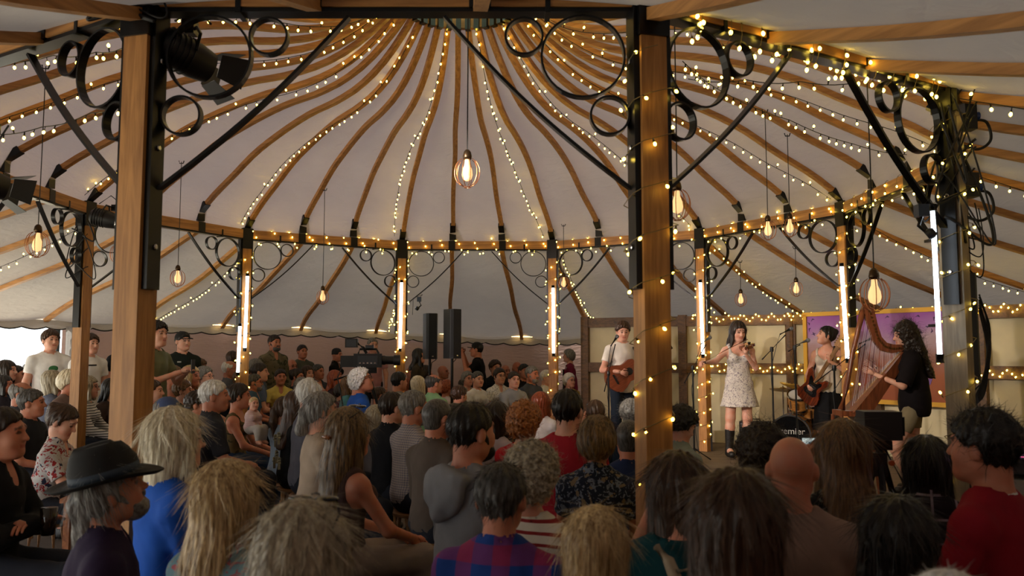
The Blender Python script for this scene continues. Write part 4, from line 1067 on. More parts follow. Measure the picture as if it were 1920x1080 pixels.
A(567, 724, 30, 60, 'm', 'curly', 'grey', T_('jacket', '#2f2f31', sl=1.92), 'person in dark jacket seated behind the dark grey shirt')
A(536, 768, 50, 55, 'f', 'pony', 'brown', T_('tee', '#74808f'), 'person in blue-grey top left of the palm-tree shirt', strands=400)
A(557, 760, 50, 50, 'f', 'long', 'brown', T_('shirt', '#15171a', 'palm', '#8c8468', 1), 'person in black shirt printed with pale palm trees', palm=True)
A(604, 772, 66, 66, 'f', 'pony', 'grey', T_('tee', '#a08f7e'), 'person in beige top with a tortoiseshell hair clip', clip=True, strands=600, hlen=.13)
A(656, 815, 88, 48, 'f', 'halfup', 'streak', T_('tank', '#4b3a38'), 'person in brown vest top with sunglasses pushed up on the head', strands=1500, shades=True, bottom='#8a7d78', arms='knees', clip=True, skin=1)
A(678, 714, 42, 80, 'm', 'bigcurl', 'white', T_('tee', '#1f4fa0'), 'person in bright blue tee and glasses gazing upwards', hp=14, glasses=True, hs=.72, strands=300, skin=1)
A(655, 722, 32, 70, 'f', 'bob', 'lbrown', T_('tee', '#4b7f86'), 'person in teal top left of the bright blue tee')
A(641, 735, 30, 75, 'f', 'pixie', 'dark', T_('tee', '#4a1f2e'), 'person in burgundy top holding a pale phone')
A(712, 742, 34, 60, 'm', 'short', 'brown', T_('tee', '#4a443c'), 'person in brown tee just in front of the bright blue tee')
A(707, 786, 48, 45, 'f', 'bob', 'greyblonde', T_('tee', '#6c6a6e'), 'person in grey top right of the pushed-up sunglasses', strands=400)
A(749, 716, 34, 50, 'm', 'short', 'black', T_('tee', '#8b8b88'), 'person in light grey top right of the bright blue tee')
A(767, 722, 26, 45, 'f', 'bob', 'red', T_('tee', '#53433d'), 'person in umber top left of the sand-coloured top')
A(785, 722, 32, 45, 'f', 'bob', 'pale', T_('tee', '#7e7568'), 'person in sand-coloured top left of the light green shirt')
A(814, 720, 36, 55, 'm', 'fringe', 'dgrey', T_('shirt', '#7fa77a'), 'person in light green shirt below the column loudspeakers', skin=1)
A(838, 728, 30, 45, 'f', 'curly', 'red', T_('tee', '#c3b7b8'), 'person in pale pink top below the right column loudspeaker')
A(736, 766, 60, 48, 'm', 'short', 'dark', T_('jacket', '#101116', sl=1.92), 'person in black jacket left of the checked shirt', strands=500)
A(777, 766, 66, 56, 'm', 'short', 'grey', T_('shirt', '#a79c94', 'check', '#6d6a78', 1, .9), 'person in pale finely checked shirt', strands=700, beard='grey', skin=1)
A(822, 786, 66, 45, 'm', 'buzz', 'dgrey', T_('jacket', '#514740', sl=1.92), 'person in brown jacket right of the checked shirt', skin=1)
A(858, 792, 66, 40, 'f', 'long', 'dark', T_('tee', '#1e6b38'), 'person in bright green top left of the grey hoodie', strands=500)
A(862, 742, 36, 50, 'm', 'messy', 'brown', T_('tee', '#6a6560'), 'person in grey-brown tee in front of the white tee')
A(886, 812, 100, 50, 'm', 'short', 'black', T_('hoodie', '#7f8085', sl=1.93), 'person in grey hooded sweatshirt turned to the right', strands=1200, beard='black', skin=1)
A(933, 785, 62, 42, 'f', 'bob', 'dark', T_('tee', '#bdb2bd'), 'person in lilac white top between hoodie and red shirts', strands=500)
A(985, 793, 70, 30, 'f', 'bigcurl', 'ginger', T_('tee', '#b3202a'), 'person in bright red top left of the crimson tee', strands=900, hs=.85)
A(1015, 757, 44, 25, 'f', 'bob', 'red', T_('jacket', '#cfcac4', sl=1.92), 'person in white cowl-neck top before the crimson tee', strands=400)
A(1065, 772, 72, 24, 'm', 'short', 'black', T_('tee', '#9c1f2d', sl=.75), 'person in crimson tee seated with back turned', strands=900, fat=1.12)
A(1117, 775, 50, 12, 'f', 'braids', 'brown', T_('tee', '#7fb59c'), 'person in mint top holding up a phone', strands=300, arms='phone', phone=True)
A(1120, 828, 80, 14, 'f', 'pixie', 'streak', T_('shirt', '#1c2233', 'floral', '#6d7687', 1.1, .6, '#7a6a55'), 'person in dark blue floral blouse with a slit back', strands=1200)
A(1184, 778, 56, 20, 'm', 'messy', 'grey', T_('shirt', '#25384e', sl=1.92), 'person in dusky blue shirt left of the spiral-lit post', strands=400)
A(1180, 826, 78, 14, 'm', 'buzz', 'dgrey', T_('jacket', '#1d2a4c', sl=1.92, ), 'person in navy jumper against the spiral-lit post', skin=1, fat=1.1)
# --- nearest rows
A(212, 925, 124, 62, 'm', 'pony', 'grey', T_('shirt', '#2a1f38', sl=1.92), 'person in black fedora hat and dark purple shirt', hat='fedora', hatcol='#0c0c0d', beard='grey', skin=1, hp=20, fat=1.08, hlen=.30, strands=900)
A(328, 828, 104, 50, 'f', 'bob', 'pale', T_('shirt', '#2458b8', sl=1.92), 'person in bright blue denim shirt behind the fedora hat', strands=1600, glasses=True, skin=2, hlen=.16)
A(428, 940, 142, 32, 'f', 'long', 'blonde', T_('shirt', '#5e7c86', 'floral', '#8f4a52', .7), 'person in pale blue flowered top right of the denim shirt', strands=2400, hlen=.48, skin=2)
A(572, 1050, 190, 12, 'f', 'wavy', 'greyblonde', T_('tee', '#33282a'), 'person in dark top with dark sunglasses across the crown', strands=2400, shades=True)
A(940, 938, 152, 14, 'm', 'short', 'dgrey', T_('shirt', '#1f3f86', 'plaid', '#8a2d55', .8, 1.9), 'person in red and blue plaid shirt', strands=2000, skin=1, fat=1.06)
A(1000, 896, 112, 34, 'f', 'bigcurl', 'greyblonde', T_('tee', '#d6cdbc', 'stripes', '#8f2a2a', 1.0, .7), 'person in cream top with red stripes behind the plaid shirt', strands=1600, hs=.85)
A(1116, 1030, 150, 5, 'f', 'long', 'blonde', T_('tee', '#2a2522'), 'person in dark top in the nearest row right of the plaid shirt', strands=1800, hlen=.3)
A(1278, 797, 66, 70, 'm', 'curly', 'black', T_('shirt', '#84908a', sl=.8), 'person in pale grey-green shirt bowing the head beside the spiral-lit post', hp=-30, strands=700, skin=2)
A(1270, 920, 128, 12, 'f', 'long', 'brown', T_('tee', '#0f3b40'), 'person in teal top with a cream tie filming on a phone', strands=1800, arms='phone', phone=True, tie=True, hlen=.2)
A(1380, 990, 180, 6, 'f', 'bob', 'brown', T_('tee', '#8f93a4'), 'person in pale blue-white top in the nearest row', strands=2200, hlen=.17)
A(1484, 882, 124, 12, 'm', 'none', 'grey', T_('tee', '#8f7568'), 'person in dusty tan tee and glasses with back turned', skin=1, glasses=True, fat=1.05)
A(1430, 848, 92, 20, 'f', 'longcurly', 'dark', T_('tee', '#1d2436'), 'person in navy top left of the dusty tan tee', strands=1200, hlen=.18)
A(1580, 850, 118, 8, 'f', 'long', 'lbrown', T_('shirt', '#101014', 'floral', '#5a5a54', 1), 'person in black flowered top holding a phone up to the band', strands=2000, arms='phone', phone=True, hlen=.34)
A(1738, 872, 112, 22, 'f', 'long', 'black', T_('shirt', '#1a0f16', 'windowpane', '#8b7a86', .8, 1.92), 'person in dark windowpane-check shirt before the cable-hung post', strands=1600, hlen=.18)
A(1842, 842, 112, -38, 'm', 'messy', 'black', T_('tee', '#8a1524', sl=.8), 'person in red sports shirt with white collar', strands=1400, skin=1, collar=True)
A(1680, 1012, 150, 8, 'f', 'wavy', 'black', T_('tee', '#141317'), 'person in black top seated low before the windowpane-check shirt', strands=1800, hlen=.2)
A(1782, 1200, 160, 5, 'm', 'short', 'white', T_('tee', '#4a4a4f'), 'person in grey top lowest of all, below the windowpane check', strands=900)

# choose a depth for each one, then ease apart the ones that overlap
for d in AUD:
    st = d['pose'] == 'stand'; HZ = 1.59 if st else 1.17
    zmin, zmax = (HZ * .97, HZ * 1.12) if st else (1.02, 1.27)
    if d.get('s'): zmin = zmax = HZ * d['s']
    Z = .245 * FPX / d['h']; r = ray(d['x'], d['y']); k = r[2] / r[1]
    z = CAMZ + k * Z
    if z < zmin or z > zmax:
        zt = zmin if z < zmin else zmax
        if abs(k) > 1e-4:
            Zn = (zt - CAMZ) / k
            if Zn > 0: Z = float(np.clip(Zn, Z * .72, Z * 1.35))
    d['Z'] = d['Z0'] = Z
def xyz(d):
    r = ray(d['x'], d['y']); p = r * (d['Z'] / r[1]); return p[0], p[1], p[2] + CAMZ
for it in range(120):
    for i, a in enumerate(AUD):
        ax, ay, _ = xyz(a)
        for b in AUD[i + 1:]:
            bx, by, _ = xyz(b); q = math.hypot(ax - bx, ay - by)
            if q < .50:
                f_, n_ = (a, b) if a['Z'] >= b['Z'] else (b, a); e = (.50 - q) * .25
                f_['Z'] = min(f_['Z'] + e, f_['Z0'] * 1.2); n_['Z'] = max(n_['Z'] - e, n_['Z0'] * (.86 if n_['h'] > 33 else .74))
        while math.hypot(xyz(a)[0] - CX, xyz(a)[1] - CY) > 7.55 and a['Z'] > 8: a['Z'] -= .05
        for pi_ in range(NP):
            pp = post_xy(pi_); q = math.hypot(ax - pp.x, ay - pp.y)
            if q < .34: a['Z'] += (.34 - q) * (.5 if ay >= pp.y else -.5)
def cap_mesh():
    m = MB(); m.lathe((0, -.012, .035), [(.093, 0), (.094, .03), (.086, .062), (.06, .09), (.02, .104), (.004, .105)], 20)
    pts = []
    m2 = MB()
    for s in np.linspace(-1, 1, 11):
        pts.append((s * .075, .075 + .085 * math.sqrt(max(0, 1 - s * s * .8)), .040 + .012 * (1 - s * s)))
    base = [(s * .080, .045 + .03 * math.sqrt(max(0, 1 - s * s * .9)), .045) for s in np.linspace(-1, 1, 11)]
    P = base + pts; P += [(p[0], p[1], p[2] - .006) for p in P]; F = []
    for i in range(10): F += [(i, i + 1, 12 + i, 11 + i), (22 + i + 1, 22 + i, 33 + i, 34 + i), (11 + i, 12 + i, 34 + i, 33 + i)]
    m2.add(P, F); return m.mesh('cap', True), m2.mesh('peak', True)
def fedora_mesh():
    m = MB(); seg = 40; P = []; F = []
    prof = [(.150, .012), (.165, .020), (.168, .024), (.150, .022), (.106, .028), (.102, .034), (.101, .08), (.096, .125), (.082, .152), (.05, .152), (.01, .138)]
    for j, (r, z) in enumerate(prof):
        for k in range(seg):
            a = 2 * pi * k / seg; x, y = r * cos(a), r * sin(a) * 1.16
            dz = 0
            if j < 4: dz = -.022 * (abs(y) / .19) ** 2 * (1 if y > 0 else -.6) + .018 * (abs(x) / .16) ** 2
            if j > 6: dz = -.030 * max(0, 1 - (x / .045) ** 2) - (.012 if y > .05 else 0); x *= .94 if y < .03 else .78
            P.append((x, y - .012, z + .035 + dz))
    for j in range(len(prof) - 1):
        for k in range(seg):
            k2 = (k + 1) % seg; F.append((j * seg + k, j * seg + k2, j * seg + seg + k2, j * seg + seg + k))
    m.add(P, F); b = MB(); b.lathe((0, -.012, .066), [(.1035, 0), (.1025, .03)], 40)
    b.v = [(v[0], (v[1] + .012) * 1.16 - .012, v[2]) for v in b.v]
    return m.mesh('fedora', True), b.mesh('hat_band', True)
CAPM = cap_mesh(); FEDM = fedora_mesh()
bn = MB(); bn.lathe((0, -.014, .012), [(.092, 0), (.096, .012), (.093, .03), (.094, .06), (.080, .098), (.045, .122), (.005, .128)], 22); BEANM = bn.mesh('beanie', True)
shm = MB()
for s in (-1, 1):
    shm.ball((s * .036, .055, .126), .033, 14, 8, (1.05, .75, .22)); shm.tube([(s * .066, .05, .125), (s * .096, .0, .10), (s * .100, -.05, .075)], .0028, 6)
shm.tube([(-.012, .066, .134), (0, .068, .137), (.012, .066, .134)], .003, 6); SHADES = shm.mesh('sunglasses', True)
clm = MB(); clm.ball((0, 0, 0), .022, 10, 6, (1.5, .6, .7)); clm.box((0, -.012, 0), (.034, .004, .006)); CLIPM = clm.mesh('hair_clip', True)
M_CLIP = plain('tortoiseshell', '#8a4a18', .25, noise=.5, nscale=80)
M_SHADE = plain('dark_lens', '#06070a', .08)
def phone_at(world, rz, tilt=0, landscape=True, label='', w=.155, h=.075):
    o = empty('phone', world, rz, label, 'phone'); a, b = (w / 2, h / 2) if landscape else (h / 2, w / 2)
    MB().box((0, 0, 0), (a, .004, b)).build('case', M_BLACK, o)
    MB().box((0, -.0046, 0), (a - .004, .0006, b - .004)).build('screen', SCREEN, o)
    return o
def screen_mat():
    m, nt, N, L, b = newmat('phone_screen'); tc = N.new('ShaderNodeTexCoord'); v = N.new('ShaderNodeTexNoise'); v.inputs['Scale'].default_value = 38; v.inputs['Detail'].default_value = 3
    L.new(tc.outputs['Object'], v.inputs['Vector']); cr = N.new('ShaderNodeValToRGB'); e = cr.color_ramp.elements; e[0].color = (.02, .03, .04, 1); e[1].color = (.75, .85, .8, 1); e[0].position = .42; e[1].position = .62
    L.new(v.outputs[0], cr.inputs[0]); b.inputs['Base Color'].default_value = (.01, .01, .01, 1); L.new(cr.outputs[0], b.inputs['Emission Color']); b.inputs['Emission Strength'].default_value = .8; return m
SCREEN = screen_mat()
M_LOGO = plain('green_print', '#2f6a3c', .8); M_DPRINT = plain('dark_print', '#1c1a22', .8); M_APRON = plain('apron_cloth', '#1b2a28', .85); M_WSTRAP = plain('white_strap', '#c9ccc8', .8)
PEOPLE = []
def setup_person(i, d):
    px, py, pz = xyz(d); st = d['pose'] == 'stand'; HZ = 1.59 if st else 1.17
    hy = d['hy'] if d['hy'] else (0 if d['h'] > 60 else [-14, 0, 0, 14][i % 4]); lean = d['lean']
    P = (stand_pose if st else sit_pose)(d['sex'], d['arms'], lean, hy, d['hp'])
    key = (d['pose'], d['sex'], d['arms'], hy, d['hp'], lean, d.get('fat', 1.0))
    s = float(np.clip(pz / HZ, .86, 1.13)); rz = -RAD(d['yaw'] - hy)
    off = Matrix.Rotation(rz, 3, 'Z') @ Vector(P['head']) * s
    loc = Vector((px - off.x, py - off.y, 0))
    o, Mh = person(loc, rz, s, key, P, d['skin'], None if d.get('hat') in ('beanie',) else d['hair'], d['hc'], d['top'], ('trousers', cloth(d['bottom'])), d['label'], None, d['strands'], d.get('beard'), d.get('glasses', False), None, None, d.get('fat', 1.0), 0, d.get('hlen'), i % 5)
    for ch in o.children:
        if ch.name.startswith('hair') and d.get('hs'): ch.matrix_local = Mh @ Matrix.Scale(d['hs'] + .1, 4)
    if d['top'][0] == 'hoodie': link('hood', make_hood(key, P), d['top'][2], o)
    hm = plain('hat_' + d['hatcol'], d['hatcol'], .8, noise=.1) if d.get('hat') else None
    def sub(name, me, mat, M=Mh):
        c = link(name, me, mat, o); c.matrix_local = M; return c
    if d.get('hat') == 'cap':
        c = sub('cap', CAPM[0], hm); k = link('peak', CAPM[1], hm, c)
    elif d.get('hat') == 'beanie': sub('woolly_hat', BEANM, hm)
    elif d.get('hat') == 'fedora':
        c = sub('fedora', FEDM[0], hm, Mh @ Matrix.Scale(1.06, 4) @ Matrix.Rotation(RAD(-6), 4, 'X')); link('hat_band', FEDM[1], plain('blue_band', '#22303f', .7), c)
    if d.get('shades'): sub('sunglasses', SHADES, M_SHADE, Mh @ Matrix.Translation((0, -.012, .020)))
    if d.get('clip'): sub('hair_clip', CLIPM, M_CLIP, Mh @ Matrix.Translation((0, -.125 if d['hair'] != 'halfup' else -.128, -.005)))
    if d.get('mark'):
        c = P['chest']; yf = c[1] + .128
        if d['mark'] == 'green': sub('print', MB().ball((0, 0, 0), .062, 20, 12, (1, .42, .72)).mesh('print', True), M_LOGO, Matrix.Translation((-.02, yf - .022, c[2] - .02)))
        else:
            w = {'small': .05, 'bar': .045, 'tiny': .02}[d['mark']]; x = {'small': .03, 'bar': 0, 'tiny': .07}[d['mark']]
            q = MB()
            for t in range(6): q.box((x - w + t * w * .4, yf - .004, c[2] + (.06 if d['mark'] != 'bar' else .0)), (w * .15, .006, .009))
            sub('lettering', q.mesh('lettering'), M_DPRINT if d['mark'] != 'tiny' else M_WSTRAP, Matrix.Identity(4))['kind'] = 'stuff'
    if d.get('apron'):
        q = MB(); q.box((0, .150, 1.07), (.13, .008, .26)); sub('apron', q.mesh('apron'), M_APRON, Matrix.Identity(4))
        for s_ in (-1, 1): sub('strap', MB().tube([(s_ * .10, .13, 1.26), (s_ * .10, .10, 1.36), (s_ * .085, .03, 1.425), (s_ * .07, -.08, 1.36)], .012, 6).mesh('strap'), M_WSTRAP, Matrix.Identity(4))
    if d.get('tie'):
        q = MB(); q.tube([(-.07, -.085, 1.005), (-.03, -.125, .97), (.0, -.15, .90), (.04, -.155, .80), (.05, -.15, .72)], [.014, .02, .024, .018, .015], 6); sub('tie', q.mesh('tie', True), plain('cream_tie', '#a4937a', .85), Matrix.Identity(4))
        q = MB(); q.tube([(-.01, -.14, .94), (.05, -.15, .955), (.10, -.135, .93)], [.012, .016, .008], 6); sub('bow', q.mesh('bow', True), plain('cream_tie', '#a4937a', .85), Matrix.Identity(4))
    if d.get('collar'):
        n = P['neck']; sub('collar', MB().tube([(.072 * cos(a), n[1] - .002 + .068 * sin(a), n[2] + .022 + .012 * -sin(a)) for a in np.linspace(0, 2 * pi, 19)[:-1]], .009, 6, closed=True).mesh('collar', True), M_WSTRAP, Matrix.Identity(4))
    if d.get('palm'):
        for (x, z, sc) in ((-.09, .86, 1), (.08, .90, .9), (0, .72, 1.1), (.12, .68, .9), (-.12, .66, .8)):
            q = MB()
            for a in range(7):
                t = RAD(-10 + a * 33); q.sweep([(x, -.128, z), (x + .03 * sc * cos(t), -.129, z + .03 * sc * sin(t) + .004), (x + .05 * sc * cos(t), -.129, z + .05 * sc * sin(t) - .006)], [.004, .008, .002], .022, (0, 0, 1) if abs(cos(t)) > .5 else (1, 0, 0))
            q.bar((x, -.128, z), (x + .006, -.128, z - .07), .004, .022); sub('palm_print', q.mesh('palm_print'), plain('palm_ink', '#8f886c', .9), Matrix.Identity(4))
    PEOPLE.append((o, P, d, s, Mh)); return o
for i, d in enumerate(AUD): d['obj'] = setup_person(i, d)
def world_of(o, p): 
    R = Matrix.Rotation(o.rotation_euler.z, 3, 'Z'); return Vector(o.location) + R @ (Vector(p) * o.scale[0])
# ------------------------------------------------------------------ musicians and instruments
def local_mat(o): return Matrix.Translation(Vector(o.location)) @ Matrix.Rotation(o.rotation_euler.z, 4, 'Z') @ Matrix.Scale(o.scale[0], 4)
def basis(origin, x, z):
    x = Vector(x).normalized(); z = Vector(z); z = (z - x * z.dot(x)).normalized(); y = z.cross(x)
    M = Matrix((x, y, z)).transposed().to_4x4(); M.translation = Vector(origin); return M
def place_person(px, py, Z, yaw, P, hy, label, zfloor=STAGE_Z, **k):
    w = at(px, py, Z); s = (w.z - zfloor) / P['head'][2]; rz = -RAD(yaw)
    off = Matrix.Rotation(rz, 3, 'Z') @ Vector(P['head']) * s
    o, Mh = person(Vector((w.x - off.x, w.y - off.y, zfloor)), rz, s, ('perf', label), P, label=label, **k)
    return o, Mh
def text_part(txt, size, mat, parent, M, name='lettering', depth=.001):
    c = bpy.data.curves.new(name, 'FONT'); c.body = txt; c.size = size; c.align_x = 'CENTER'; c.align_y = 'CENTER'; c.extrude = depth
    t = bpy.data.objects.new(name, c); COL.objects.link(t); bpy.context.view_layer.update()
    me = bpy.data.meshes.new_from_object(t); bpy.data.objects.remove(t); bpy.data.curves.remove(c)
    o = link(name, me, mat, parent); o.matrix_local = M; o['kind'] = 'stuff'; return o
# --- guitarist
P = stand_pose('m', 'side', 0, 12, -14)
P.update(elr=(.31, .06, 1.08), wrr=(.14, .235, 1.06), ell=(-.29, .13, 1.10), wrl=(-.33, .30, 1.25), anl=(-.13, -.01, .085), anr=(.13, -.01, .085))
gt, GM = place_person(1168, 622, 11.0, 165, P, 12, 'person in white tee and dark jeans playing an acoustic guitar', skin_i=2, hair='messy', haircol='brown', top=('tee', .6, cloth('#e3dcd2')), bottom=('trousers', cloth('#1f2733')), strands=300, hands={'r': dict(d=(-.6, .2, -.2), n=(-.2, -.9, -.1), curl=.6), 'l': dict(d=(-.1, -.1, .9), n=(.5, -.8, 0), curl=.8)})
def guitar_half(u, acoustic=True):   # u 0..1 along the body from tail to neck
    return float(np.interp(u, [0, .04, .12, .25, .42, .58, .70, .82, .93, .985, 1], [.03, .09, .15, .19, .165, .122, .128, .142, .122, .06, .03]))
def make_guitar(M, label):
    o = empty('acoustic_guitar', (0, 0, 0), 0, label, 'guitar'); o.matrix_world = M
    L = .49; us = np.concatenate([np.linspace(0, 1, 30)]); out = [(u * L - .245, guitar_half(u)) for u in us] + [(u * L - .245, -guitar_half(u)) for u in us[::-1]]
    mah = timber('guitar_mahogany', '#4a1f14', '#7d3b24', 0, 1.2, .3)
    MB().prism(out, .10, Matrix.Translation((0, 0, -.05))).build('body', mah, o)
    MB().prism([(x * .985, y * .975) for x, y in out], .004, Matrix.Translation((0, 0, .001))).build('soundboard', timber('guitar_top', '#6a2f1e', '#96502f', 0, 1.5, .3), o)
    MB().lathe((.09, 0, .002), [(.05, 0), (.05, .003)], 24).build('sound_hole', M_BLACK, o)
    MB().box((-.12, 0, .009), (.012, .07, .006)).build('bridge', plain('ebony', '#15100d', .4), o)
    nk = MB().box((.42, 0, .004), (.19, .025, .011)).build('neck', timber('maple_neck', '#8a5f38', '#b98a58', 0, 1.5, .4), o)
    for k in range(12): MB().box((.245 + k * .029, 0, .0165), (.0012, .024, .0012)).build('fret', M_CHROME, nk)
    hs = MB().box((.68, 0, -.004), (.075, .034, .008)).build('headstock', plain('ebony', '#15100d', .4), o)
    for k in range(3):
        for s in (-1, 1): MB().lathe((.64 + k * .035, s * .04, -.004), [(.006, 0), (.008, .008), (.004, .014)], 8, (0, s, 0)).build('tuning_peg', M_CHROME, hs)
    st = MB()
    for k in range(6): st.tube([(-.12, -.028 + k * .011, .016), (.61, -.018 + k * .0072, .018)], .0008, 4)
    st.build('strings', M_CHROME, o)['kind'] = 'stuff'
    return o
Lm = local_mat(gt)
make_guitar(Lm @ basis((.08, .215, 1.02), (-.86, .14, .50), (.05, 1, .1)), 'reddish-brown acoustic guitar held by the person in white tee')
link('guitar_strap', MB().tube([(.26, .17, .92), (.2, -.06, 1.2), (.02, -.16, 1.36), (-.09, -.06, 1.435), (-.13, .08, 1.37), (-.2, .18, 1.2)], .016, 6).mesh('guitar_strap', True), plain('strap_dark', '#1b1512', .7), gt)
# --- fiddle player
P = stand_pose('f', 'side', 0, -14, -16)
P.update(elr=(.31, .11, 1.21), wrr=(.47, .27, 1.20), ell=(-.17, .20, 1.13), wrl=(-.02, .36, 1.30), anl=(-.10, .0, .09), anr=(.14, .0, .09), knl=(-.09, .02, .50), knr=(.12, .02, .50))
fp, FM = place_person(1384, 622, 10.4, 184, P, 0, 'person in short pale flowered dress and black boots playing the fiddle', skin_i=2, hair='long', haircol='dark', hlen=.22, top=('dress', .6, cloth('#cfc7bd', 'floral', '#8c8288', 1.6)), boot=True, strands=500, hands={'r': dict(d=(.5, .3, -.1), n=(-.3, .2, -.9), curl=.9), 'l': dict(d=(.2, .5, .6), n=(.2, -.8, .5), curl=.9)})
Lm = local_mat(fp)
def make_violin(M):
    o = empty('violin', (0, 0, 0), 0, 'brown violin under the chin of the dress wearer', 'violin'); o.matrix_world = M
    us = np.linspace(0, 1, 22); hwv = lambda u: float(np.interp(u, [0, .05, .2, .35, .5, .62, .75, .9, .97, 1], [.03, .07, .102, .09, .056, .066, .08, .07, .035, .02]))
    out = [(u * .355, hwv(u)) for u in us] + [(u * .355, -hwv(u)) for u in us[::-1]]
    MB().prism(out, .036, Matrix.Translation((0, 0, -.018))).build('body', timber('violin_varnish', '#3a160a', '#7a3a18', 0, 2, .25), o)
    MB().box((.42, 0, .008), (.13, .012, .008)).build('fingerboard', plain('ebony', '#15100d', .4), o)
    MB().tube([(.55, 0, .0), (.585, 0, -.006), (.60, 0, .008), (.588, 0, .016)], .011, 8).build('scroll', timber('violin_varnish', '#3a160a', '#7a3a18', 0, 2, .25), o)
    MB().box((.14, 0, .014), (.003, .02, .018)).build('bridge', plain('maple_pale', '#b98a58', .5), o)
    st = MB()
    for k in range(4): st.tube([(.03, -.009 + .006 * k, .012), (.14, -.015 + .01 * k, .033), (.56, -.006 + .004 * k, .016)], .0008, 4)
    st.build('strings', M_CHROME, o)['kind'] = 'stuff'
    MB().ball((.04, .03, .012), .028, 10, 6, (1, 1, .5)).build('chin_rest', M_BLACK, o)
make_violin(Lm @ basis((-.10, .045, 1.43), (.22, .93, -.10), (.25, 0, 1)))
bw = empty('violin_bow', (0, 0, 0), 0, 'slender violin bow in the outstretched hand of the fiddle player', 'bow')
a, b = Lm @ Vector((.50, .34, 1.20)), Lm @ Vector((-.08, .20, 1.49))
MB().tube([a, a.lerp(b, .5) + Vector((0, 0, .01)), b], .005, 6).build('stick', timber('bow_stick', '#3a1f12', '#5c3520', 0), bw)
MB().tube([a + Vector((0, 0, -.018)), b + Vector((0, 0, -.012))], .003, 4).build('bow_hair', plain('bow_hair', '#cfc9ba', .6), bw)
MB().box(a.lerp(b, .03) + Vector((0, 0, -.01)), (.012, .006, .012)).build('frog', M_BLACK, bw)
# --- bass player
P = stand_pose('f', 'side', 0, 62, 12)
P.update(elr=(.27, -.02, 1.06), wrr=(.20, .19, .95), ell=(-.27, .16, 1.13), wrl=(-.12, .33, 1.26))
bp_, BM = place_person(1549, 630, 10.5, 218, P, 62, 'person in cream vest top and long black skirt playing an electric bass', skin_i=2, hair='bun', haircol='black', top=('tank', .6, cloth('#d2c5b4')), bottom=('skirt', cloth('#0d0d10')), strands=300, hands={'r': dict(d=(-.3, .4, -.6), n=(-.3, -.8, 0), curl=.6), 'l': dict(d=(0, .2, .9), n=(.3, -.9, 0), curl=.9)})
Lm = local_mat(bp_)
bg = empty('electric_bass', (0, 0, 0), 0, 'sunburst electric bass slung before the cream vest top', 'bass guitar'); bg.matrix_world = Lm @ basis((.16, .19, .88), (-.52, .20, .72), (.1, 1, -.1))
out = [(-.20, -.02), (-.19, -.12), (-.13, -.165), (-.05, -.15), (.02, -.11), (.09, -.12), (.17, -.155), (.23, -.14), (.22, -.09), (.16, -.055), (.15, .0), (.17, .055), (.24, .10), (.27, .15), (.22, .165), (.13, .14), (.05, .11), (-.03, .13), (-.11, .16), (-.18, .11)]
MB().prism(out, .042, Matrix.Identity(4)).build('body', timber('sunburst', '#1c0b06', '#7c3315', 0, .6, .2), bg)
MB().prism([(x * .55 + .03, y * .6) for x, y in out], .004, Matrix.Translation((0, 0, .023))).build('pickguard', plain('black_gloss', '#08080a', .15), bg)
MB().box((.42, 0, .024), (.30, .024, .012)).build('neck', timber('maple_neck', '#8a5f38', '#b98a58', 0, 1.5, .4), bg)
hs = MB().box((.79, .01, .016), (.085, .042, .008)).build('headstock', timber('maple_neck', '#8a5f38', '#b98a58', 0, 1.5, .4), bg)
for k in range(4): MB().lathe((.74 + k * .035, .052, .016), [(.008, 0), (.012, .012), (.004, .02)], 8, (0, 1, 0)).build('tuning_peg', M_CHROME, hs)
for x in (-.03, .05): MB().box((x, 0, .028), (.016, .045, .006)).build('pickup', M_BLACK, bg)
st = MB()
for k in range(4): st.tube([(-.14, -.027 + k * .018, .036), (.72, -.016 + k * .011, .040)], .0012, 4)
st.build('strings', M_CHROME, bg)['kind'] = 'stuff'
link('bass_strap', MB().tube([(.20, .12, .98), (.19, -.08, 1.2), (.05, -.15, 1.36), (-.09, -.03, 1.44), (-.11, .10, 1.37), (-.10, .20, 1.22)], .02, 6).mesh('bass_strap', True), plain('strap_black', '#0c0a0a', .6), bp_)
# --- harpist
P = stand_pose('f', 'side', .04, -8, -8)
P.update(ell=(-.27, .14, 1.09), wrl=(-.14, .38, 1.20), elr=(.26, .17, 1.12), wrr=(.14, .34, 1.27), knl=(-.11, .21, .47), anl=(-.10, .06, .09), tol=(-.12, .20, .035))
hp_, HM = place_person(1697, 630, 7.75, -72, P, 0, 'person in black top and khaki shorts playing the harp', skin_i=2, hair='longcurly', haircol='dark', hlen=.42, top=('tee', .95, cloth('#150f12'), .028), bottom=('shorts', cloth('#8a7d62')), strands=2000, hands={'l': dict(d=(.0, .9, .5), n=(.9, .2, -.1), curl=.25), 'r': dict(d=(0, .9, .5), n=(-.9, .2, -.1), curl=.25)})
hz = 7.72
hpo = empty('lever_harp', (0, 0, 0), 0, 'carved wooden harp with tall pillar leaning towards its player', 'harp')
M_HARP = timber('harp_walnut', '#4a2414', '#8a4c2c', 2, 1.2, .35)
def hq(x, y, dz=0): return at(x, y, hz + dz)
base, bt = hq(1585, 768), hq(1600, 782)
MB().tube([hq(1578, 768), hq(1586, 730), hq(1598, 665), hq(1610, 615), hq(1618, 582)], [.034, .026, .022, .024, .03], 10).build('pillar', M_HARP, hpo, True)
cur = [hq(1616, 578), hq(1628, 584), hq(1636, 612), hq(1644, 636), hq(1656, 650), hq(1672, 654), hq(1690, 652)]
MB().sweep(cur, [.05, .055, .05, .05, .055, .055, .05], [.10, .10, .085, .085, .09, .085, .06], (0, 1, 0)).build('neck', M_HARP, hpo)
sb0, sb1 = hq(1588, 772), hq(1696, 652)
ux = (sb1 - sb0).normalized(); m = MB(); P_, F_ = [], []
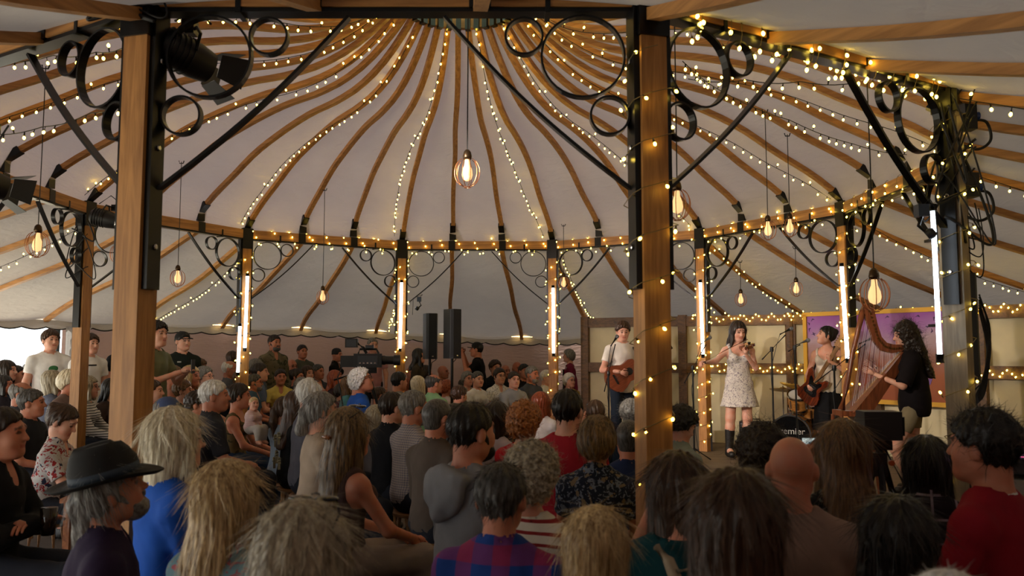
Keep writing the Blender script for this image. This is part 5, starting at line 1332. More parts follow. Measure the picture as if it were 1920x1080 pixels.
for t in np.linspace(0, 1, 9):
    c = sb0.lerp(sb1, t); w = .15 * (1 - t) + .05 * t; dd = .12 * (1 - t) + .055 * t; nrm = Vector((ux.z, 0, -ux.x))
    for a_, b_ in ((-1, 0), (1, 0), (.75, 1), (-.75, 1)): P_.append(c + Vector((0, a_ * w, 0)) + nrm * (b_ * dd * 1.3))
for k in range(8):
    for q in range(4): F_.append((k * 4 + q, k * 4 + (q + 1) % 4, k * 4 + 4 + (q + 1) % 4, k * 4 + 4 + q))
F_ += [(3, 2, 1, 0), (32, 33, 34, 35)]
m.add(P_, F_).build('sound_box', M_HARP, hpo)
MB().bar(sb0 - Vector((0, 0, .012)) - nrm * .004, sb1 - nrm * .004, .03, .006, nrm).build('string_rib', plain('pale_strip', '#a07850', .5), hpo)
for k in range(26):
    t = .06 + .86 * k / 25; p = sb0.lerp(sb1, t); u = .10 + .86 * k / 25; i = min(int(u * 6), 5); q = cur[i].lerp(cur[i + 1], u * 6 - i) - Vector((0, 0, .03))
    c = plain('string_red', '#8f2020', .4) if k % 7 == 0 else plain('string_blue', '#1f2a6e', .4) if k % 7 == 3 else plain('string_clear', '#c9c4d4', .3)
    MB().tube([p, q], .0016, 4).build('string', c, hpo)
lv = MB()
for k in range(20):
    u = .15 + .8 * k / 19; i = min(int(u * 6), 5); q = cur[i].lerp(cur[i + 1], u * 6 - i); lv.box(q + Vector((0, -.032, 0)), (.004, .006, .010))
lv.build('levers', plain('brass', '#8c6a34', .3, .9), hpo)['kind'] = 'stuff'
MB().box(base + Vector((.05, 0, -.03)), (.13, .12, .025)).build('foot', M_HARP, hpo)
for sx in (-.08, .18):
    for sy in (-.10, .10): 
        p = base + Vector((sx, sy, -.05)); MB().tube([p, Vector((p.x + sx * .3, p.y + sy * .4, STAGE_Z))], [.018, .013], 8).build('stand_leg', M_HARP, hpo)

# ------------------------------------------------------------------ drum kit
M_DRUM = timber('drum_shell', '#8a5520', '#c98d48', 0, 1.2, .25)
def drum(name, c, ax, r, d, label, txt=False, front=None, legs=True):
    o = empty(name, (0, 0, 0), 0, label, 'drum'); ax = Vector(ax).normalized(); c = Vector(c); zlow = STAGE_Z
    x, y, _ = frame_from(ax); R = Matrix((x, y, ax)).transposed().to_4x4(); R.translation = c
    if legs: o.location = (c.x, c.y, zlow); R.translation = c - Vector((c.x, c.y, zlow)); 
    def part(nm, mb, mat): q = mb.build(nm, mat, o, True); q.data.set_sharp_from_angle(angle=RAD(40)); q.matrix_local = R; return q
    part('shell', MB().lathe((0, 0, -d / 2), [(r, 0), (r, d)], 40), M_DRUM)
    part('front_head', MB().lathe((0, 0, d / 2), [(r * .97, .001), (r * .97, .006)], 40), front or plain('drum_skin', '#c9c5bb', .6))
    for z in (-d / 2, d / 2): part('hoop', MB().ring((0, 0, z), r + .012, .03, .016, (1, 0, 0), (0, 1, 0), (0, 0, 1), 40), M_BLACK if txt else M_CHROME)
    for k in range(8):
        a = 2 * pi * k / 8; part('lug', MB().box((cos(a) * (r + .008), sin(a) * (r + .008), 0), (.010, .010, d * .3)), M_CHROME)
    if txt:
        up = Vector((0, 0, 1)); zz = ax; xx = up.cross(zz).normalized(); yy = zz.cross(xx); M = Matrix((xx, yy, zz)).transposed().to_4x4()
        M.translation = R.translation + ax * (d / 2 + .008) + yy * .05; text_part('Premier', .115, M_WHITE, o, M)
        M2 = M.copy(); M2.translation = R.translation + ax * (d / 2 + .008) - yy * .06; text_part('www.premier-uk.co.uk', .030, M_WHITE, o, M2)
    if legs:
        for s in (-1, 1):
            p = R.translation; MB().tube([p + Vector((s * r * .8, 0, -r * .4)), Vector((p.x + s * r * 1.25, p.y - .1, 0.0))], .010, 6).build('spur', M_CHROME, o)
    return o
bd = at(1484, 806, 10.75); drum('bass_drum', (bd.x, bd.y, STAGE_Z + .262), (-.42, -.9, 0), .25, .38, 'bass drum with black front skin and white lettering', True, plain('black_gloss', '#08080a', .15))
for (x, y, Z, r, lab) in ((1497, 752, 10.8, .125, 'small honey-coloured tom drum above the bass drum'), (1522, 765, 10.85, .135, 'honey-coloured tom drum hidden partly by the bass player')):
    c = at(x, y, Z); o = drum('tom_drum', c, (-.2, -.45, .86), r, .19, lab, legs=False); MB().tube([c - Vector((0, -.02, .08)), Vector((bd.x, bd.y + .02, STAGE_Z + .50))], .012, 6).build('mount', M_CHROME, o)
def cymbal(x, y, Z, r, tilt, lab):
    c = at(x, y, Z); o = empty('cymbal_stand', (c.x, c.y, STAGE_Z), 0, lab, 'cymbal'); h = c.z - STAGE_Z
    q = MB().lathe((0, 0, 0), [(.012, .03), (.035, .026), (.05, .012), (r, -.012), (r, -.014), (.05, .008), (.02, .01)], 36).build('cymbal', plain('bronze', '#9c7a34', .25, .95), o, True); q.location = (0, 0, h); q.rotation_euler = tilt
    MB().tube([(0, 0, .25), (0, 0, h + .05)], .009, 8).build('pole', M_CHROME, o)
    for k in range(3):
        a = 2 * pi * k / 3; MB().tube([(0, 0, .30), (.22 * cos(a), .22 * sin(a), .008)], .008, 6).build('leg', M_CHROME, o)
cymbal(1492, 724, 10.95, .21, (RAD(10), RAD(14), 0), 'bronze cymbal on a chrome stand above the drums')
cymbal(1468, 730, 11.1, .18, (RAD(-8), RAD(8), 0), 'smaller bronze cymbal behind the boom microphone stand')
fl = at(1535, 815, 10.9); drum('floor_tom', (fl.x, fl.y, STAGE_Z + .36), (0, 0, 1), .17, .34, 'honey-coloured floor tom behind the black skirt')
# amplifier and floor wedge
def amp(x, y, Z, w, h, d, lab, rz=0):
    p = at(x, y, Z); o = empty('guitar_amplifier', (p.x, p.y, STAGE_Z), rz, lab, 'amplifier')
    MB().box((0, 0, h / 2), (w / 2, d / 2, h / 2)).build('cabinet', plain('amp_vinyl', '#17161a', .7, noise=.2, nscale=200), o)
    MB().box((0, -d / 2 - .003, h * .42), (w * .45, .004, h * .36)).build('grille', plain('amp_cloth', '#5a5142', .9, noise=.3, nscale=300), o)
    MB().box((0, -d / 2 - .004, h * .88), (w * .45, .005, h * .07)).build('control_panel', M_CHROME, o)
    for k in range(6): MB().lathe((-w * .36 + k * w * .14, -d / 2 - .008, h * .88), [(.012, 0), (.010, .016)], 10, (0, -1, 0)).build('knob', M_BLACK, o)
    MB().tube([(-.07, 0, h), (-.06, 0, h + .03), (.06, 0, h + .03), (.07, 0, h)], .008, 6).build('handle', M_RUBBER, o)
amp(1302, 800, 11.2, .46, .42, .24, 'small black guitar amplifier on the stage behind the fiddle player', RAD(-10))
amp(1416, 790, 11.3, .40, .38, .22, 'second black amplifier half behind the black boots', RAD(-25))

# ------------------------------------------------------------------ microphones
def mic_stand(bx, by_, Z, joint, mic, Zm, lab, silver=False, boom=True):
    """vertical pole at pixel column bx, boom from joint pixel to mic pixel"""
    j = at(joint[0], joint[1], Z); m_ = at(mic[0], mic[1], Zm); o = empty('microphone_stand', (j.x, j.y, STAGE_Z), 0, lab, 'microphone stand'); z0 = STAGE_Z
    L_ = lambda v: Vector((v.x - j.x, v.y - j.y, v.z - z0))
    MB().tube([(0, 0, .02), (0, 0, j.z - z0)], .011, 8).build('pole', M_STEEL, o)
    for k in range(3):
        a = 2 * pi * k / 3 + .5; MB().tube([(0, 0, .16), (.26 * cos(a), .26 * sin(a), .01)], .009, 6).build('leg', M_STEEL, o)
    MB().lathe((0, 0, j.z - z0 - .03), [(.02, 0), (.024, .03), (.018, .06)], 10).build('clutch', M_BLACK, o)
    d = (L_(m_) - L_(j)); dn = d.normalized()
    if boom: MB().tube([L_(j) - dn * min(.3, d.length * .5), L_(m_) - dn * .10], .008, 8).build('boom', M_STEEL, o)
    md = Vector((dn.x, dn.y, max(-.2, min(.35, dn.z)))).normalized()
    mc = MB().tube([L_(m_) - md * .15, L_(m_) - md * .02], [.010, .018], 10).build('microphone', plain('mic_silver', '#8d8d90', .3, .8) if silver else M_BLACK, o, True)
    g = MB().ball(L_(m_), .026, 12, 8).build('grille', plain('mic_mesh', '#77777c', .35, .8, bump=.6, nscale=500), mc, True)
    MB().tube([L_(m_) - md * .15, L_(m_) - md * .2 - Vector((0, 0, .12)), L_(j) - Vector((.02, 0, .25)), Vector((.02, 0, .35)), Vector((.05, -.1, .01))], .004, 5).build('cable', M_RUBBER, o)
mic_stand(1140, 0, 10.5, (1141, 700), (1157, 631), 10.45, 'microphone stand before the acoustic guitar player')
mic_stand(1300, 0, 10.0, (1299, 690), (1331, 633), 10.05, 'silver-headed microphone stand left of the fiddle player', True)
mic_stand(1446, 0, 9.7, (1447, 655), (1484, 616), 9.6, 'tall boom microphone stand between fiddle and bass players')
mic_stand(1481, 0, 9.5, (1490, 652), (1515, 638), 9.45, 'straight stand with a silver vocal microphone before the bass player', True)
mic_stand(1563, 0, 8.4, (1564, 690), (1638, 633), 8.2, 'boom stand whose black microphone reaches across the harp')
# backdrop painting on the stage wall
def backdrop():
    a, b = Vector((4.13, 11.32, 0)), Vector((5.27, 9.75, 0)); d = (b - a).normalized(); n = Vector((-d.y, d.x, 0)); n = n if n.dot(CEN - a) > 0 else -n
    L = (b - a).length; o = empty('painted_backdrop', (a.x, a.y, 0), 0, 'painted purple and orange backdrop board in a yellow frame', 'backdrop'); M = Matrix((d, Vector((0, 0, 1)), -n if d.cross(Vector((0, 0, 1))).dot(n) < 0 else n)).transposed().to_4x4()
    o.matrix_world = Matrix.Translation(a) @ M
    m, nt, N, Lk, bs = newmat('backdrop_paint'); tc = N.new('ShaderNodeTexCoord'); sx = N.new('ShaderNodeSeparateXYZ'); Lk.new(tc.outputs['Object'], sx.inputs[0])
    nz = N.new('ShaderNodeTexNoise'); nz.inputs['Scale'].default_value = 2.6; nz.inputs['Detail'].default_value = 7; Lk.new(tc.outputs['Object'], nz.inputs['Vector'])
    ma = N.new('ShaderNodeMath'); ma.operation = 'MULTIPLY_ADD'; ma.inputs[1].default_value = .55; Lk.new(nz.outputs[0], ma.inputs[0]); Lk.new(sx.outputs[1], ma.inputs[2])
    cr = N.new('ShaderNodeValToRGB'); E = cr.color_ramp.elements; E[0].color = srgb('#8a4420'); E[1].color = srgb('#8b4a94')
    E[0].position = .0; E[1].position = 1.0
    for p, c in ((.3, '#93502c'), (.5, '#8d6258'), (.68, '#a58d97'), (.85, '#94639c')): e = E.new(p); e.color = srgb(c)
    mp = N.new('ShaderNodeMapRange'); mp.inputs[1].default_value = 1.25; mp.inputs[2].default_value = 2.35; Lk.new(ma.outputs[0], mp.inputs[0]); Lk.new(mp.outputs[0], cr.inputs[0]); Lk.new(cr.outputs[0], bs.inputs['Base Color']); bs.inputs['Roughness'].default_value = .7
    z0, z1 = .95, 2.11
    MB().box((L / 2, (z0 + z1) / 2, 0), (L / 2, (z1 - z0) / 2, .02)).build('board', m, o)
    yel = plain('frame_yellow', '#c9971c', .6)
    for (c, h) in (((L / 2, z1, .012), (L / 2 + .03, .028, .03)), ((L / 2, z0, .012), (L / 2 + .03, .028, .03)), ((0, (z0 + z1) / 2, .012), (.028, (z1 - z0) / 2, .03)), ((L, (z0 + z1) / 2, .012), (.028, (z1 - z0) / 2, .03))): MB().box(c, h).build('frame_rail', yel, o)
    pur = plain('violet_paint', '#6b4a8f', .7); drk = plain('plum_paint', '#3d2350', .7)
    rs = random.Random(3)
    for k in range(22):
        x = rs.uniform(.06, .42) if k < 10 else rs.uniform(1.05, L - .1); y = rs.uniform(1.8, 2.04) if k > 9 else rs.uniform(1.55, 2.04); a_ = rs.uniform(0, 6.28)
        MB().sweep([(x, y, .022), (x + .03 * cos(a_), y + .03 * sin(a_), .023), (x + .055 * cos(a_ + .6), y + .055 * sin(a_ + .6), .022)], [.006, .022, .004], .004, (-sin(a_), cos(a_), 0)).build('leaf', drk, o)
    for pts, w in (([(1.62, 1.62), (1.60, 1.45), (1.61, 1.30), (1.57, 1.22)], .10), ([(1.44, 1.26), (1.50, 1.17), (1.60, 1.15), (1.69, 1.19), (1.72, 1.27)], .05), ([(.16, 1.25), (.13, 1.38), (.17, 1.5)], .10)):
        MB().sweep([(x, y, .023) for x, y in pts], w, .004, (1, 0, 0)).build('violet_shape', pur, o)
backdrop()
# ------------------------------------------------------------------ lamps, loudspeakers, cameras
def led_tube(i, x0, y0, x1, y1, Z, lab):
    a, b = at(x0, y0, Z), at(x1, y1, Z); o = empty('light_tube', b, 0, lab, 'light tube')
    MB().tube([Vector((0, 0, 0)), a - b], .021 if i != 10 else .013, 12).build('tube', emit('tube_white', (.80, .90, 1.0), 9.0), o, True)
    MB().tube([(0, 0, 0), (0, 0, -.05)], .023, 12).build('end_cap', M_BLACK, o); MB().tube([a - b, a - b + Vector((0, 0, .04))], .023, 12).build('end_cap', M_BLACK, o)
    for t in (.2, .8): MB().box((a - b) * t + Vector((0, .045, 0)), (.012, .045, .008)).build('bracket', M_STEEL, o)
pd = lambda i: post_xy(i).y - .14
led_tube(4, 464, 518, 459, 652, pd(4), 'bright light tube clipped to the post left of the camouflage jacket')
led_tube(4, 450, 612, 446, 698, pd(4) - .05, 'slim lower light tube beside its brighter twin')
led_tube(5, 753, 530, 750, 653, pd(5), 'bright light tube on the post right of the broadcast camera')
led_tube(6, 1037, 540, 1038, 662, pd(6), 'bright light tube on the post beside the back row')
led_tube(7, 1313, 530, 1318, 664, pd(7), 'bright light tube on the post behind the fiddle player')
led_tube(8, 1578, 500, 1589, 672, pd(8), 'bright light tube behind the bass player')
led_tube(10, 1749, 396, 1762, 664, pd(10) - .02, 'long light tube on the cable-hung post')

def pendant(x, y, dpx, lab, D=.165):
    Z = D * FPX / dpx; c = at(x, y, Z); r = math.hypot(c.x - CX, c.y - CY); th = math.atan2(c.y - CY, c.x - CX)
    zt = (dome_z(r) - .06) if r < r_chord(th) - .05 else outer_z(r, th) - .06
    o = empty('cage_pendant_lamp', c, 0, lab, 'pendant lamp', 'wire cage pendant lamps hung from the ribs')
    MB().tube([(0, 0, .155), (.002, 0, (zt - c.z) * .5), (0, 0, zt - c.z)], .004, 6).build('cord', M_RUBBER, o)
    MB().tube([(-.03, 0, zt - c.z + .01), (-.02, 0, zt - c.z - .02), (.02, 0, zt - c.z - .02), (.03, 0, zt - c.z + .01)], .006, 6).build('hook', M_STEEL, o)
    MB().lathe((0, 0, .095), [(.026, 0), (.03, .02), (.024, .05), (.012, .065)], 14).build('socket', plain('antique_brass', '#4a3a2a', .35, .9), o, True)
    bl = MB().lathe((0, 0, -.02), [(.008, -.028), (.028, -.015), (.036, .012), (.032, .045), (.018, .08), (.015, .115)], 16).build('bulb', emit('bulb_glass', (1.0, .60, .26), 1.1), o, True)
    fl_ = MB()
    for k in range(5):
        a = 2 * pi * k / 5; fl_.tube([(.008 * cos(a), .008 * sin(a), .06), (.017 * cos(a + .3), .017 * sin(a + .3), -.02)], .0024, 4)
    f_ = fl_.build('filament', emit('filament', (1.0, .75, .42), 40.0), bl); f_['kind'] = 'stuff'
    for k in range(10):
        a = 2 * pi * k / 10; pts = []
        for t in np.linspace(0, 1, 10):
            an = pi * .12 + t * pi * .80; rr = D / 2 * sin(an) ** .8; pts.append((rr * cos(a), rr * sin(a), D * .58 * cos(an) + .01))
        MB().tube(pts, .0027, 5).build('cage_wire', M_COPPER, o, True)
    MB().tube([(.022 * cos(a), .022 * sin(a), -D * .545) for a in np.linspace(0, 2 * pi, 13)[:-1]], .003, 5, closed=True).build('cage_ring', M_COPPER, o)
    return o
for (x, y, dp, lab) in ((70, 460, 41, 'cage lamp hanging left of the reddish post'), (222, 478, 30, 'cage lamp peeping out beside the stout left post'), (333, 523, 27, 'cage lamp hanging before the skirt canvas left of the double tubes'),
    (605, 558, 23, 'smallest cage lamp hanging above the broadcast camera'), (876, 326, 48, 'big cage lamp hanging alone under the dome'), (1057, 532, 21, 'cage lamp close beside the back-row post'),
    (1270, 386, 50, 'big cage lamp beside the bracket of the spiral-lit post'), (1389, 563, 22, 'cage lamp hanging above the fiddle player'), (1440, 433, 31, 'left one of two cage lamps hanging side by side under the dome'),
    (1481, 428, 30, 'right one of two cage lamps hanging side by side under the dome'), (1493, 543, 24, 'cage lamp hanging between fiddle and bass players'), (1640, 555, 54, 'big cage lamp hanging above the harp')): pendant(x, y, dp, lab)

def theatre_lamp(loc, target, s, lab, power=0, col=(1, .9, .75), top=None, spot=40):
    loc = Vector(loc); d = (Vector(target) - loc).normalized(); o = empty('theatre_lamp', loc, 0, lab, 'stage light'); M = basis((0, 0, 0), d, (0, 0, 1))
    def part(nm, mb, mat, par=o, smooth=True):
        q = mb.build(nm, mat, par, autosmooth=40); 
        if par is o: q.matrix_local = M @ Matrix.Scale(s, 4)
        return q
    part('housing', MB().lathe((-.20, 0, 0), [(.07, 0), (.10, .03), (.105, .20), (.095, .26), (.088, .30)], 20, (1, 0, 0)), M_BLACK)
    part('lens', MB().lathe((.085, 0, 0), [(.082, 0), (.06, .02), (.01, .03)], 20, (1, 0, 0)), emit('lamp_lens', (1.0, .86, .68), 6.0) if power else plain('lens_glass', '#9a9aa0', .1))
    for k, (y, z) in enumerate(((0, 1), (0, -1), (1, 0), (-1, 0))):
        q = MB(); ax = Vector((0, -z, y)); c0 = Vector((.115, y * .085, z * .085)); c1 = c0 + Vector((.13, y * .055, z * .055)); q.add([c0 - ax * .07, c0 + ax * .07, c1 + ax * .095, c1 - ax * .095, c0 - ax * .07 + Vector((0, y, z)) * .003, c0 + ax * .07 + Vector((0, y, z)) * .003, c1 + ax * .095 + Vector((0, y, z)) * .003, c1 - ax * .095 + Vector((0, y, z)) * .003], [(0, 1, 2, 3), (7, 6, 5, 4), (0, 4, 5, 1), (1, 5, 6, 2), (2, 6, 7, 3), (3, 7, 4, 0)])
        part('barn_door', q, M_BLACK)
    for k in range(5): part('cooling_fin', MB().ring((-.16 + k * .03, 0, 0), .112, .006, .02, (0, 1, 0), (0, 0, 1), (1, 0, 0), 20), M_BLACK)
    part('yoke', MB().tube([(-.05, .125, 0), (-.05, .125, .10), (-.05, .06, .16), (-.05, -.06, .16), (-.05, -.125, .10), (-.05, -.125, 0)], .010, 6), M_STEEL)
    t = Vector(top) - loc if top else Vector((0, 0, .3)); yk = (M @ Matrix.Scale(s, 4)) @ Vector((-.05, 0, .16))
    MB().tube([yk, t], .012, 8).build('hanger', M_STEEL, o); MB().box(t, (.03, .03, .035)).build('clamp', M_STEEL, o)
    MB().tube([Vector(yk) - d * .1 * s, Vector(yk) * .5 + Vector((0, .05, .2)), t + Vector((.1, 0, .02))], .006, 6).build('cable', M_RUBBER, o)
    if power:
        l = bpy.data.lights.new('spot', 'SPOT'); l.energy = power; l.color = col; l.spot_size = RAD(spot); l.spot_blend = .6; l.shadow_soft_size = .06
        lo = bpy.data.objects.new('spot', l); COL.objects.link(lo); lo.parent = o; lo.location = d * .26 * s; lo.rotation_euler = (-d).to_track_quat('Z', 'Y').to_euler()
    return o
b0 = (post_xy(0) * .86 + post_xy(11) * .14)
tl = at(362, 112, 3.75)
theatre_lamp(tl, (3.2, 9.3, 1.3), .85, 'black theatre lamp with barn doors on the bracket of the stout left post', 850, (1, .88, .74), (tl.x - .02, tl.y, Z_TOP - .16), 34)
t2 = at(203, 412, 8.7)
theatre_lamp(t2, (3.0, 10.2, 1.2), .9, 'theatre lamp with a yellow sticker on the reddish post', 850, (1, .85, .74), (t2.x + .02, t2.y + .1, Z_TOP - .12), 30)
t3 = at(-18, 345, 5.2)
theatre_lamp(t3, (1.5, 11.0, 1.2), .9, 'theatre lamp reaching in from the open left side', 420, (1, .80, .78), (t3.x, t3.y, 3.05), 40)
t4 = at(1728, 405, 4.55)
def clamp_lamp(p, lab, flip=1):
    o = empty('clamp_lamp', p, 0, lab, 'clamp lamp')
    MB().box((0, 0, .03), (.03, .03, .035)).build('clamp', plain('blue_grey_metal', '#3b4656', .35, .6), o); MB().tube([(0, 0, 0), (-.03 * flip, -.02, -.06), (.01 * flip, -.03, -.10)], .01, 8).build('arm', M_STEEL, o)
    MB().lathe((.01 * flip, -.03, -.12), [(.028, 0), (.032, .03), (.02, .05)], 12, (.5 * flip, -.3, .4)).build('head', M_BLACK, o); MB().tube([(0, 0, .05), (.05, 0, .10), (.09 * flip, .02, .05), (.1 * flip, .02, -.2)], .004, 5).build('cable', M_RUBBER, o)
clamp_lamp(t4, 'blue-grey clamp fixture hung on the cable-hung post'); clamp_lamp(at(786, 565, 11.9), 'small clamp fixture hanging right of the camera-side post', -1)

M_SPK = plain('speaker_grille', '#101319', .6, noise=.25, nscale=260, bump=.5)
def column_speaker(x0, y0, x1, y1, Z, rz, lab, floor=0.0):
    c = at((x0 + x1) / 2, (y0 + y1) / 2, Z); w = (x1 - x0) / FPX * Z; h = (y1 - y0) / FPX * Z; o = empty('column_loudspeaker', (c.x, c.y, floor), rz, lab, 'loudspeaker'); zc = c.z - floor; w /= (abs(cos(rz)) + .6 * abs(sin(rz)))
    out = [(-w / 2, -.06), (-w * .35, -.10), (w * .35, -.10), (w / 2, -.06), (w * .42, .12), (-w * .42, .12)]
    MB().prism(out, h, Matrix.Translation((0, 0, zc))).build('cabinet', M_BLACK, o)
    MB().prism([(-w * .47, -.068), (-w * .34, -.104), (w * .34, -.104), (w * .47, -.068), (w * .44, -.05), (-w * .44, -.05)], h * .97, Matrix.Translation((0, 0, zc))).build('grille', M_SPK, o)
    MB().box((0, -.106, zc - h * .44), (.012, .002, .008)).build('badge', M_CHROME, o)
    MB().tube([(0, .02, .25), (0, .02, zc - h / 2)], .019, 10).build('pole', M_STEEL, o)
    for k in range(3):
        a = 2 * pi * k / 3 + .4; MB().tube([(0, .02, .55), (.38 * cos(a), .02 + .38 * sin(a), .015)], .013, 8).build('leg', M_STEEL, o)
    MB().tube([(.0, .12, zc - h * .3), (w * .7, .16, zc - h * .38), (w * .8, .14, zc - h * .52), (w * .3, .08, zc - h * .58), (.02, .04, zc - h * .75), (.02, .04, .5)], .006, 6).build('cable', M_RUBBER, o)
column_speaker(794, 588, 820, 673, 11.0, RAD(24), 'left black column loudspeaker on a pole')
column_speaker(835, 580, 864, 672, 10.8, RAD(38), 'taller right black column loudspeaker on a pole')
column_speaker(1798, 514, 1832, 716, 5.35, RAD(-20), 'slim black loudspeaker beside the cable-hung post')
# --- broadcast camera on its pedestal
def tv_camera():
    c = at(690, 676, 10.0); o = empty('broadcast_camera', (c.x, c.y, 0), RAD(6), 'big black broadcast camera on a tripod among the audience', 'camera'); z = c.z
    MB().box((0, 0, z), (.17, .075, .085)).build('body', plain('camera_black', '#15171b', .45), o); MB().box((0, -.078, z + .005), (.12, .006, .055)).build('side_panel', plain('camera_grey', '#2c3038', .4), o)
    for k in range(5): MB().box((-.09 + k * .045, -.087, z - .03), (.012, .004, .008)).build('button', M_CHROME, o)
    ln = MB().lathe((.17, 0, z + .005), [(.055, 0), (.06, .03), (.052, .05), (.052, .14), (.062, .15), (.066, .22), (.058, .225)], 20, (1, 0, 0)).build('lens', M_BLACK, o, autosmooth=40); MB().lathe((.392, 0, z + .005), [(.052, 0), (.03, .006)], 20, (1, 0, 0)).build('front_glass', plain('lens_coating', '#141b2e', .05), ln)
    vf = MB().box((-.20, -.02, z + .215), (.075, .06, .055)).build('viewfinder', M_BLACK, o); MB().box((-.20, -.083, z + .215), (.06, .004, .042)).build('hood', plain('camera_grey', '#2c3038', .4), vf)
    MB().tube([(-.13, -.02, z + .21), (-.06, -.02, z + .16), (-.02, 0, z + .09)], .018, 8).build('viewfinder_arm', M_BLACK, o)
    MB().tube([(-.12, 0, z + .085), (-.10, 0, z + .14), (.10, 0, z + .14), (.13, 0, z + .085)], .014, 8).build('carry_handle', M_BLACK, o)
    MB().box((-.25, 0, z - .01), (.08, .06, .07)).build('battery', M_BLACK, o)
    MB().box((0, 0, z - .12), (.11, .05, .035)).build('tripod_head', M_STEEL, o); MB().tube([(-.08, .03, z - .12), (-.35, .08, z - .22), (-.42, .08, z - .24)], .012, 8).build('pan_bar', M_STEEL, o)
    for k in range(3):
        a = 2 * pi * k / 3; MB().tube([(0, 0, z - .15), (.42 * cos(a), .42 * sin(a), .02)], [.03, .02], 8).build('tripod_leg', M_STEEL, o)
    MB().tube([(-.28, -.03, z), (-.36, -.06, z - .2), (-.3, -.05, z - .5), (-.2, 0, .3), (-.2, 0, .02)], .008, 6).build('cable', M_RUBBER, o)
    MB().box((.02, -.03, z + .17), (.05, .03, .02)).build('tally_unit', plain('camera_grey', '#2c3038', .4), o)
tv_camera()
def rig_monitor():
    c = at(1648, 797, 3.6); o = empty('camera_monitor_rig', (c.x, c.y, 0), RAD(-4), 'black camera rig with a side handle between the nearest watchers', 'camera'); z = c.z
    MB().box((0, 0, z), (.080, .055, .062)).build('body', plain('rig_black', '#0b0b0d', .5), o)
    MB().tube([(.08, 0, z + .035), (.105, 0, z + .035), (.105, 0, z - .045), (.08, 0, z - .045)], .006, 8).build('handle', M_STEEL, o)
    MB().lathe((0, .055, z), [(.05, 0), (.045, .10), (.05, .12)], 18, (0, 1, 0)).build('lens', M_BLACK, o); MB().box((0, 0, z - .085), (.04, .04, .02)).build('tripod_head', M_STEEL, o)
    for k in range(3):
        a = 2 * pi * k / 3 + .3; MB().tube([(0, 0, z - .1), (.33 * cos(a), .33 * sin(a), .012)], .014, 8).build('tripod_leg', M_STEEL, o)
    MB().box((-.01, .0, z - .17), (.03, .03, .05)).build('transmitter', M_BLACK, o); MB().lathe((.035, -.03, z - .16), [(.012, 0), (.012, .012)], 10, (0, -1, 0)).build('orange_knob', plain('orange_plastic', '#c2501c', .4), o)
    MB().tube([(.02, 0, z - .1), (.08, -.05, z - .25), (.03, -.03, z - .4), (.06, -.02, .1)], .006, 6).build('cable', M_RUBBER, o)
rig_monitor()
def mixing_desk():
    c = at(1900, 845, 3.9); o = empty('mixing_desk', (c.x + .22, c.y, 0), RAD(-12), 'sound desk with glowing blue buttons on a trestle', 'mixing desk'); z = c.z
    R = Matrix.Rotation(RAD(14), 3, 'X')
    MB().box((0, 0, z - .05), (.36, .24, .035)).build('chassis', plain('desk_grey', '#2b2d33', .5), o); MB().box((0, 0, z), (.36, .24, .02), R).build('top_panel', M_BLACK, o)
    for r in range(4):
        for k in range(14): 
            p = R @ Vector((-.32 + k * .048, -.18 + r * .07, .024)) + Vector((0, 0, z)); MB().box(p, (.012, .012, .004), R).build('button', emit('button_%d' % ((k + r) % 3), [(.15, .2, 1.0), (.5, .15, .9), (.9, .1, .3)][(k + r) % 3], 2.2), o)
    for k in range(14): MB().box(R @ Vector((-.32 + k * .048, .14, .028)) + Vector((0, 0, z)), (.008, .016, .008), R).build('fader', M_CHROME, o)
    MB().box((0, .0, z - .14), (.38, .26, .03)).build('trestle_top', plain('table_white', '#9d9a92', .6), o)
    for sx in (-.32, .32):
        for sy in (-.2, .2): MB().tube([(sx, sy, z - .16), (sx * 1.05, sy * 1.05, .0)], .016, 8).build('leg', M_STEEL, o)
mixing_desk()
def spline(P, n=8):
    P = [Vector(p) for p in P]; Q = [P[0] * 2 - P[1]] + P + [P[-1] * 2 - P[-2]]; out = []
    for i in range(1, len(Q) - 2):
        a, b, c, d = Q[i - 1:i + 3]
        for t in np.linspace(0, 1, n, endpoint=False): out.append(((b * 2) + (c - a) * t + (a * 2 - b * 5 + c * 4 - d) * t * t + (b * 3 - a - c * 3 + d) * t ** 3) * .5)
    return out + [P[-1]]
# --- cables and boxes on the cable-hung posts
rs = random.Random(5)
for k, (i, n) in enumerate(((10, 9), (9, 6), (0, 4), (3, 4))):
    p = post_xy(i)
    for q in range(n):
        a = rs.uniform(0, 6.28); zt = rs.uniform(2.75, 3.2); pts = []
        side = 1 if rs.random() > .4 else -1; w = rs.uniform(.1, .26)
        b = Vector((p.x + .10 * cos(a), p.y + .10 * sin(a) - .02, 0))
        ln = rs.uniform(.15, .45) if i != 10 else rs.uniform(.2, .8)
        if i == 0: zt = rs.uniform(3.05, 3.2); ln = rs.uniform(.04, .14)
        e = Vector((p.x - side * .10, p.y - .10, zt - (rs.uniform(-.1, .5) if i else rs.uniform(-.05, .05))))
        for t in np.linspace(0, 1, 28): pts.append((b.x + (e.x - b.x) * t + side * w * sin(pi * t), b.y - .09 + (e.y - b.y + .09) * t, zt + (e.z - zt) * t - ln * sin(pi * t) ** 1.2))
        tag(MB().tube(pts, rs.choice((.005, .006, .008)), 6).build('hanging_cable', M_RUBBER, None, True), 'looping black cable slung on the %s post' % {10: 'cable-hung', 9: 'hidden', 0: 'stout left', 3: 'reddish'}[i], 'cable', 'cables slung on the %s post' % {10: 'cable-hung', 9: 'hidden', 0: 'stout left', 3: 'reddish'}[i])
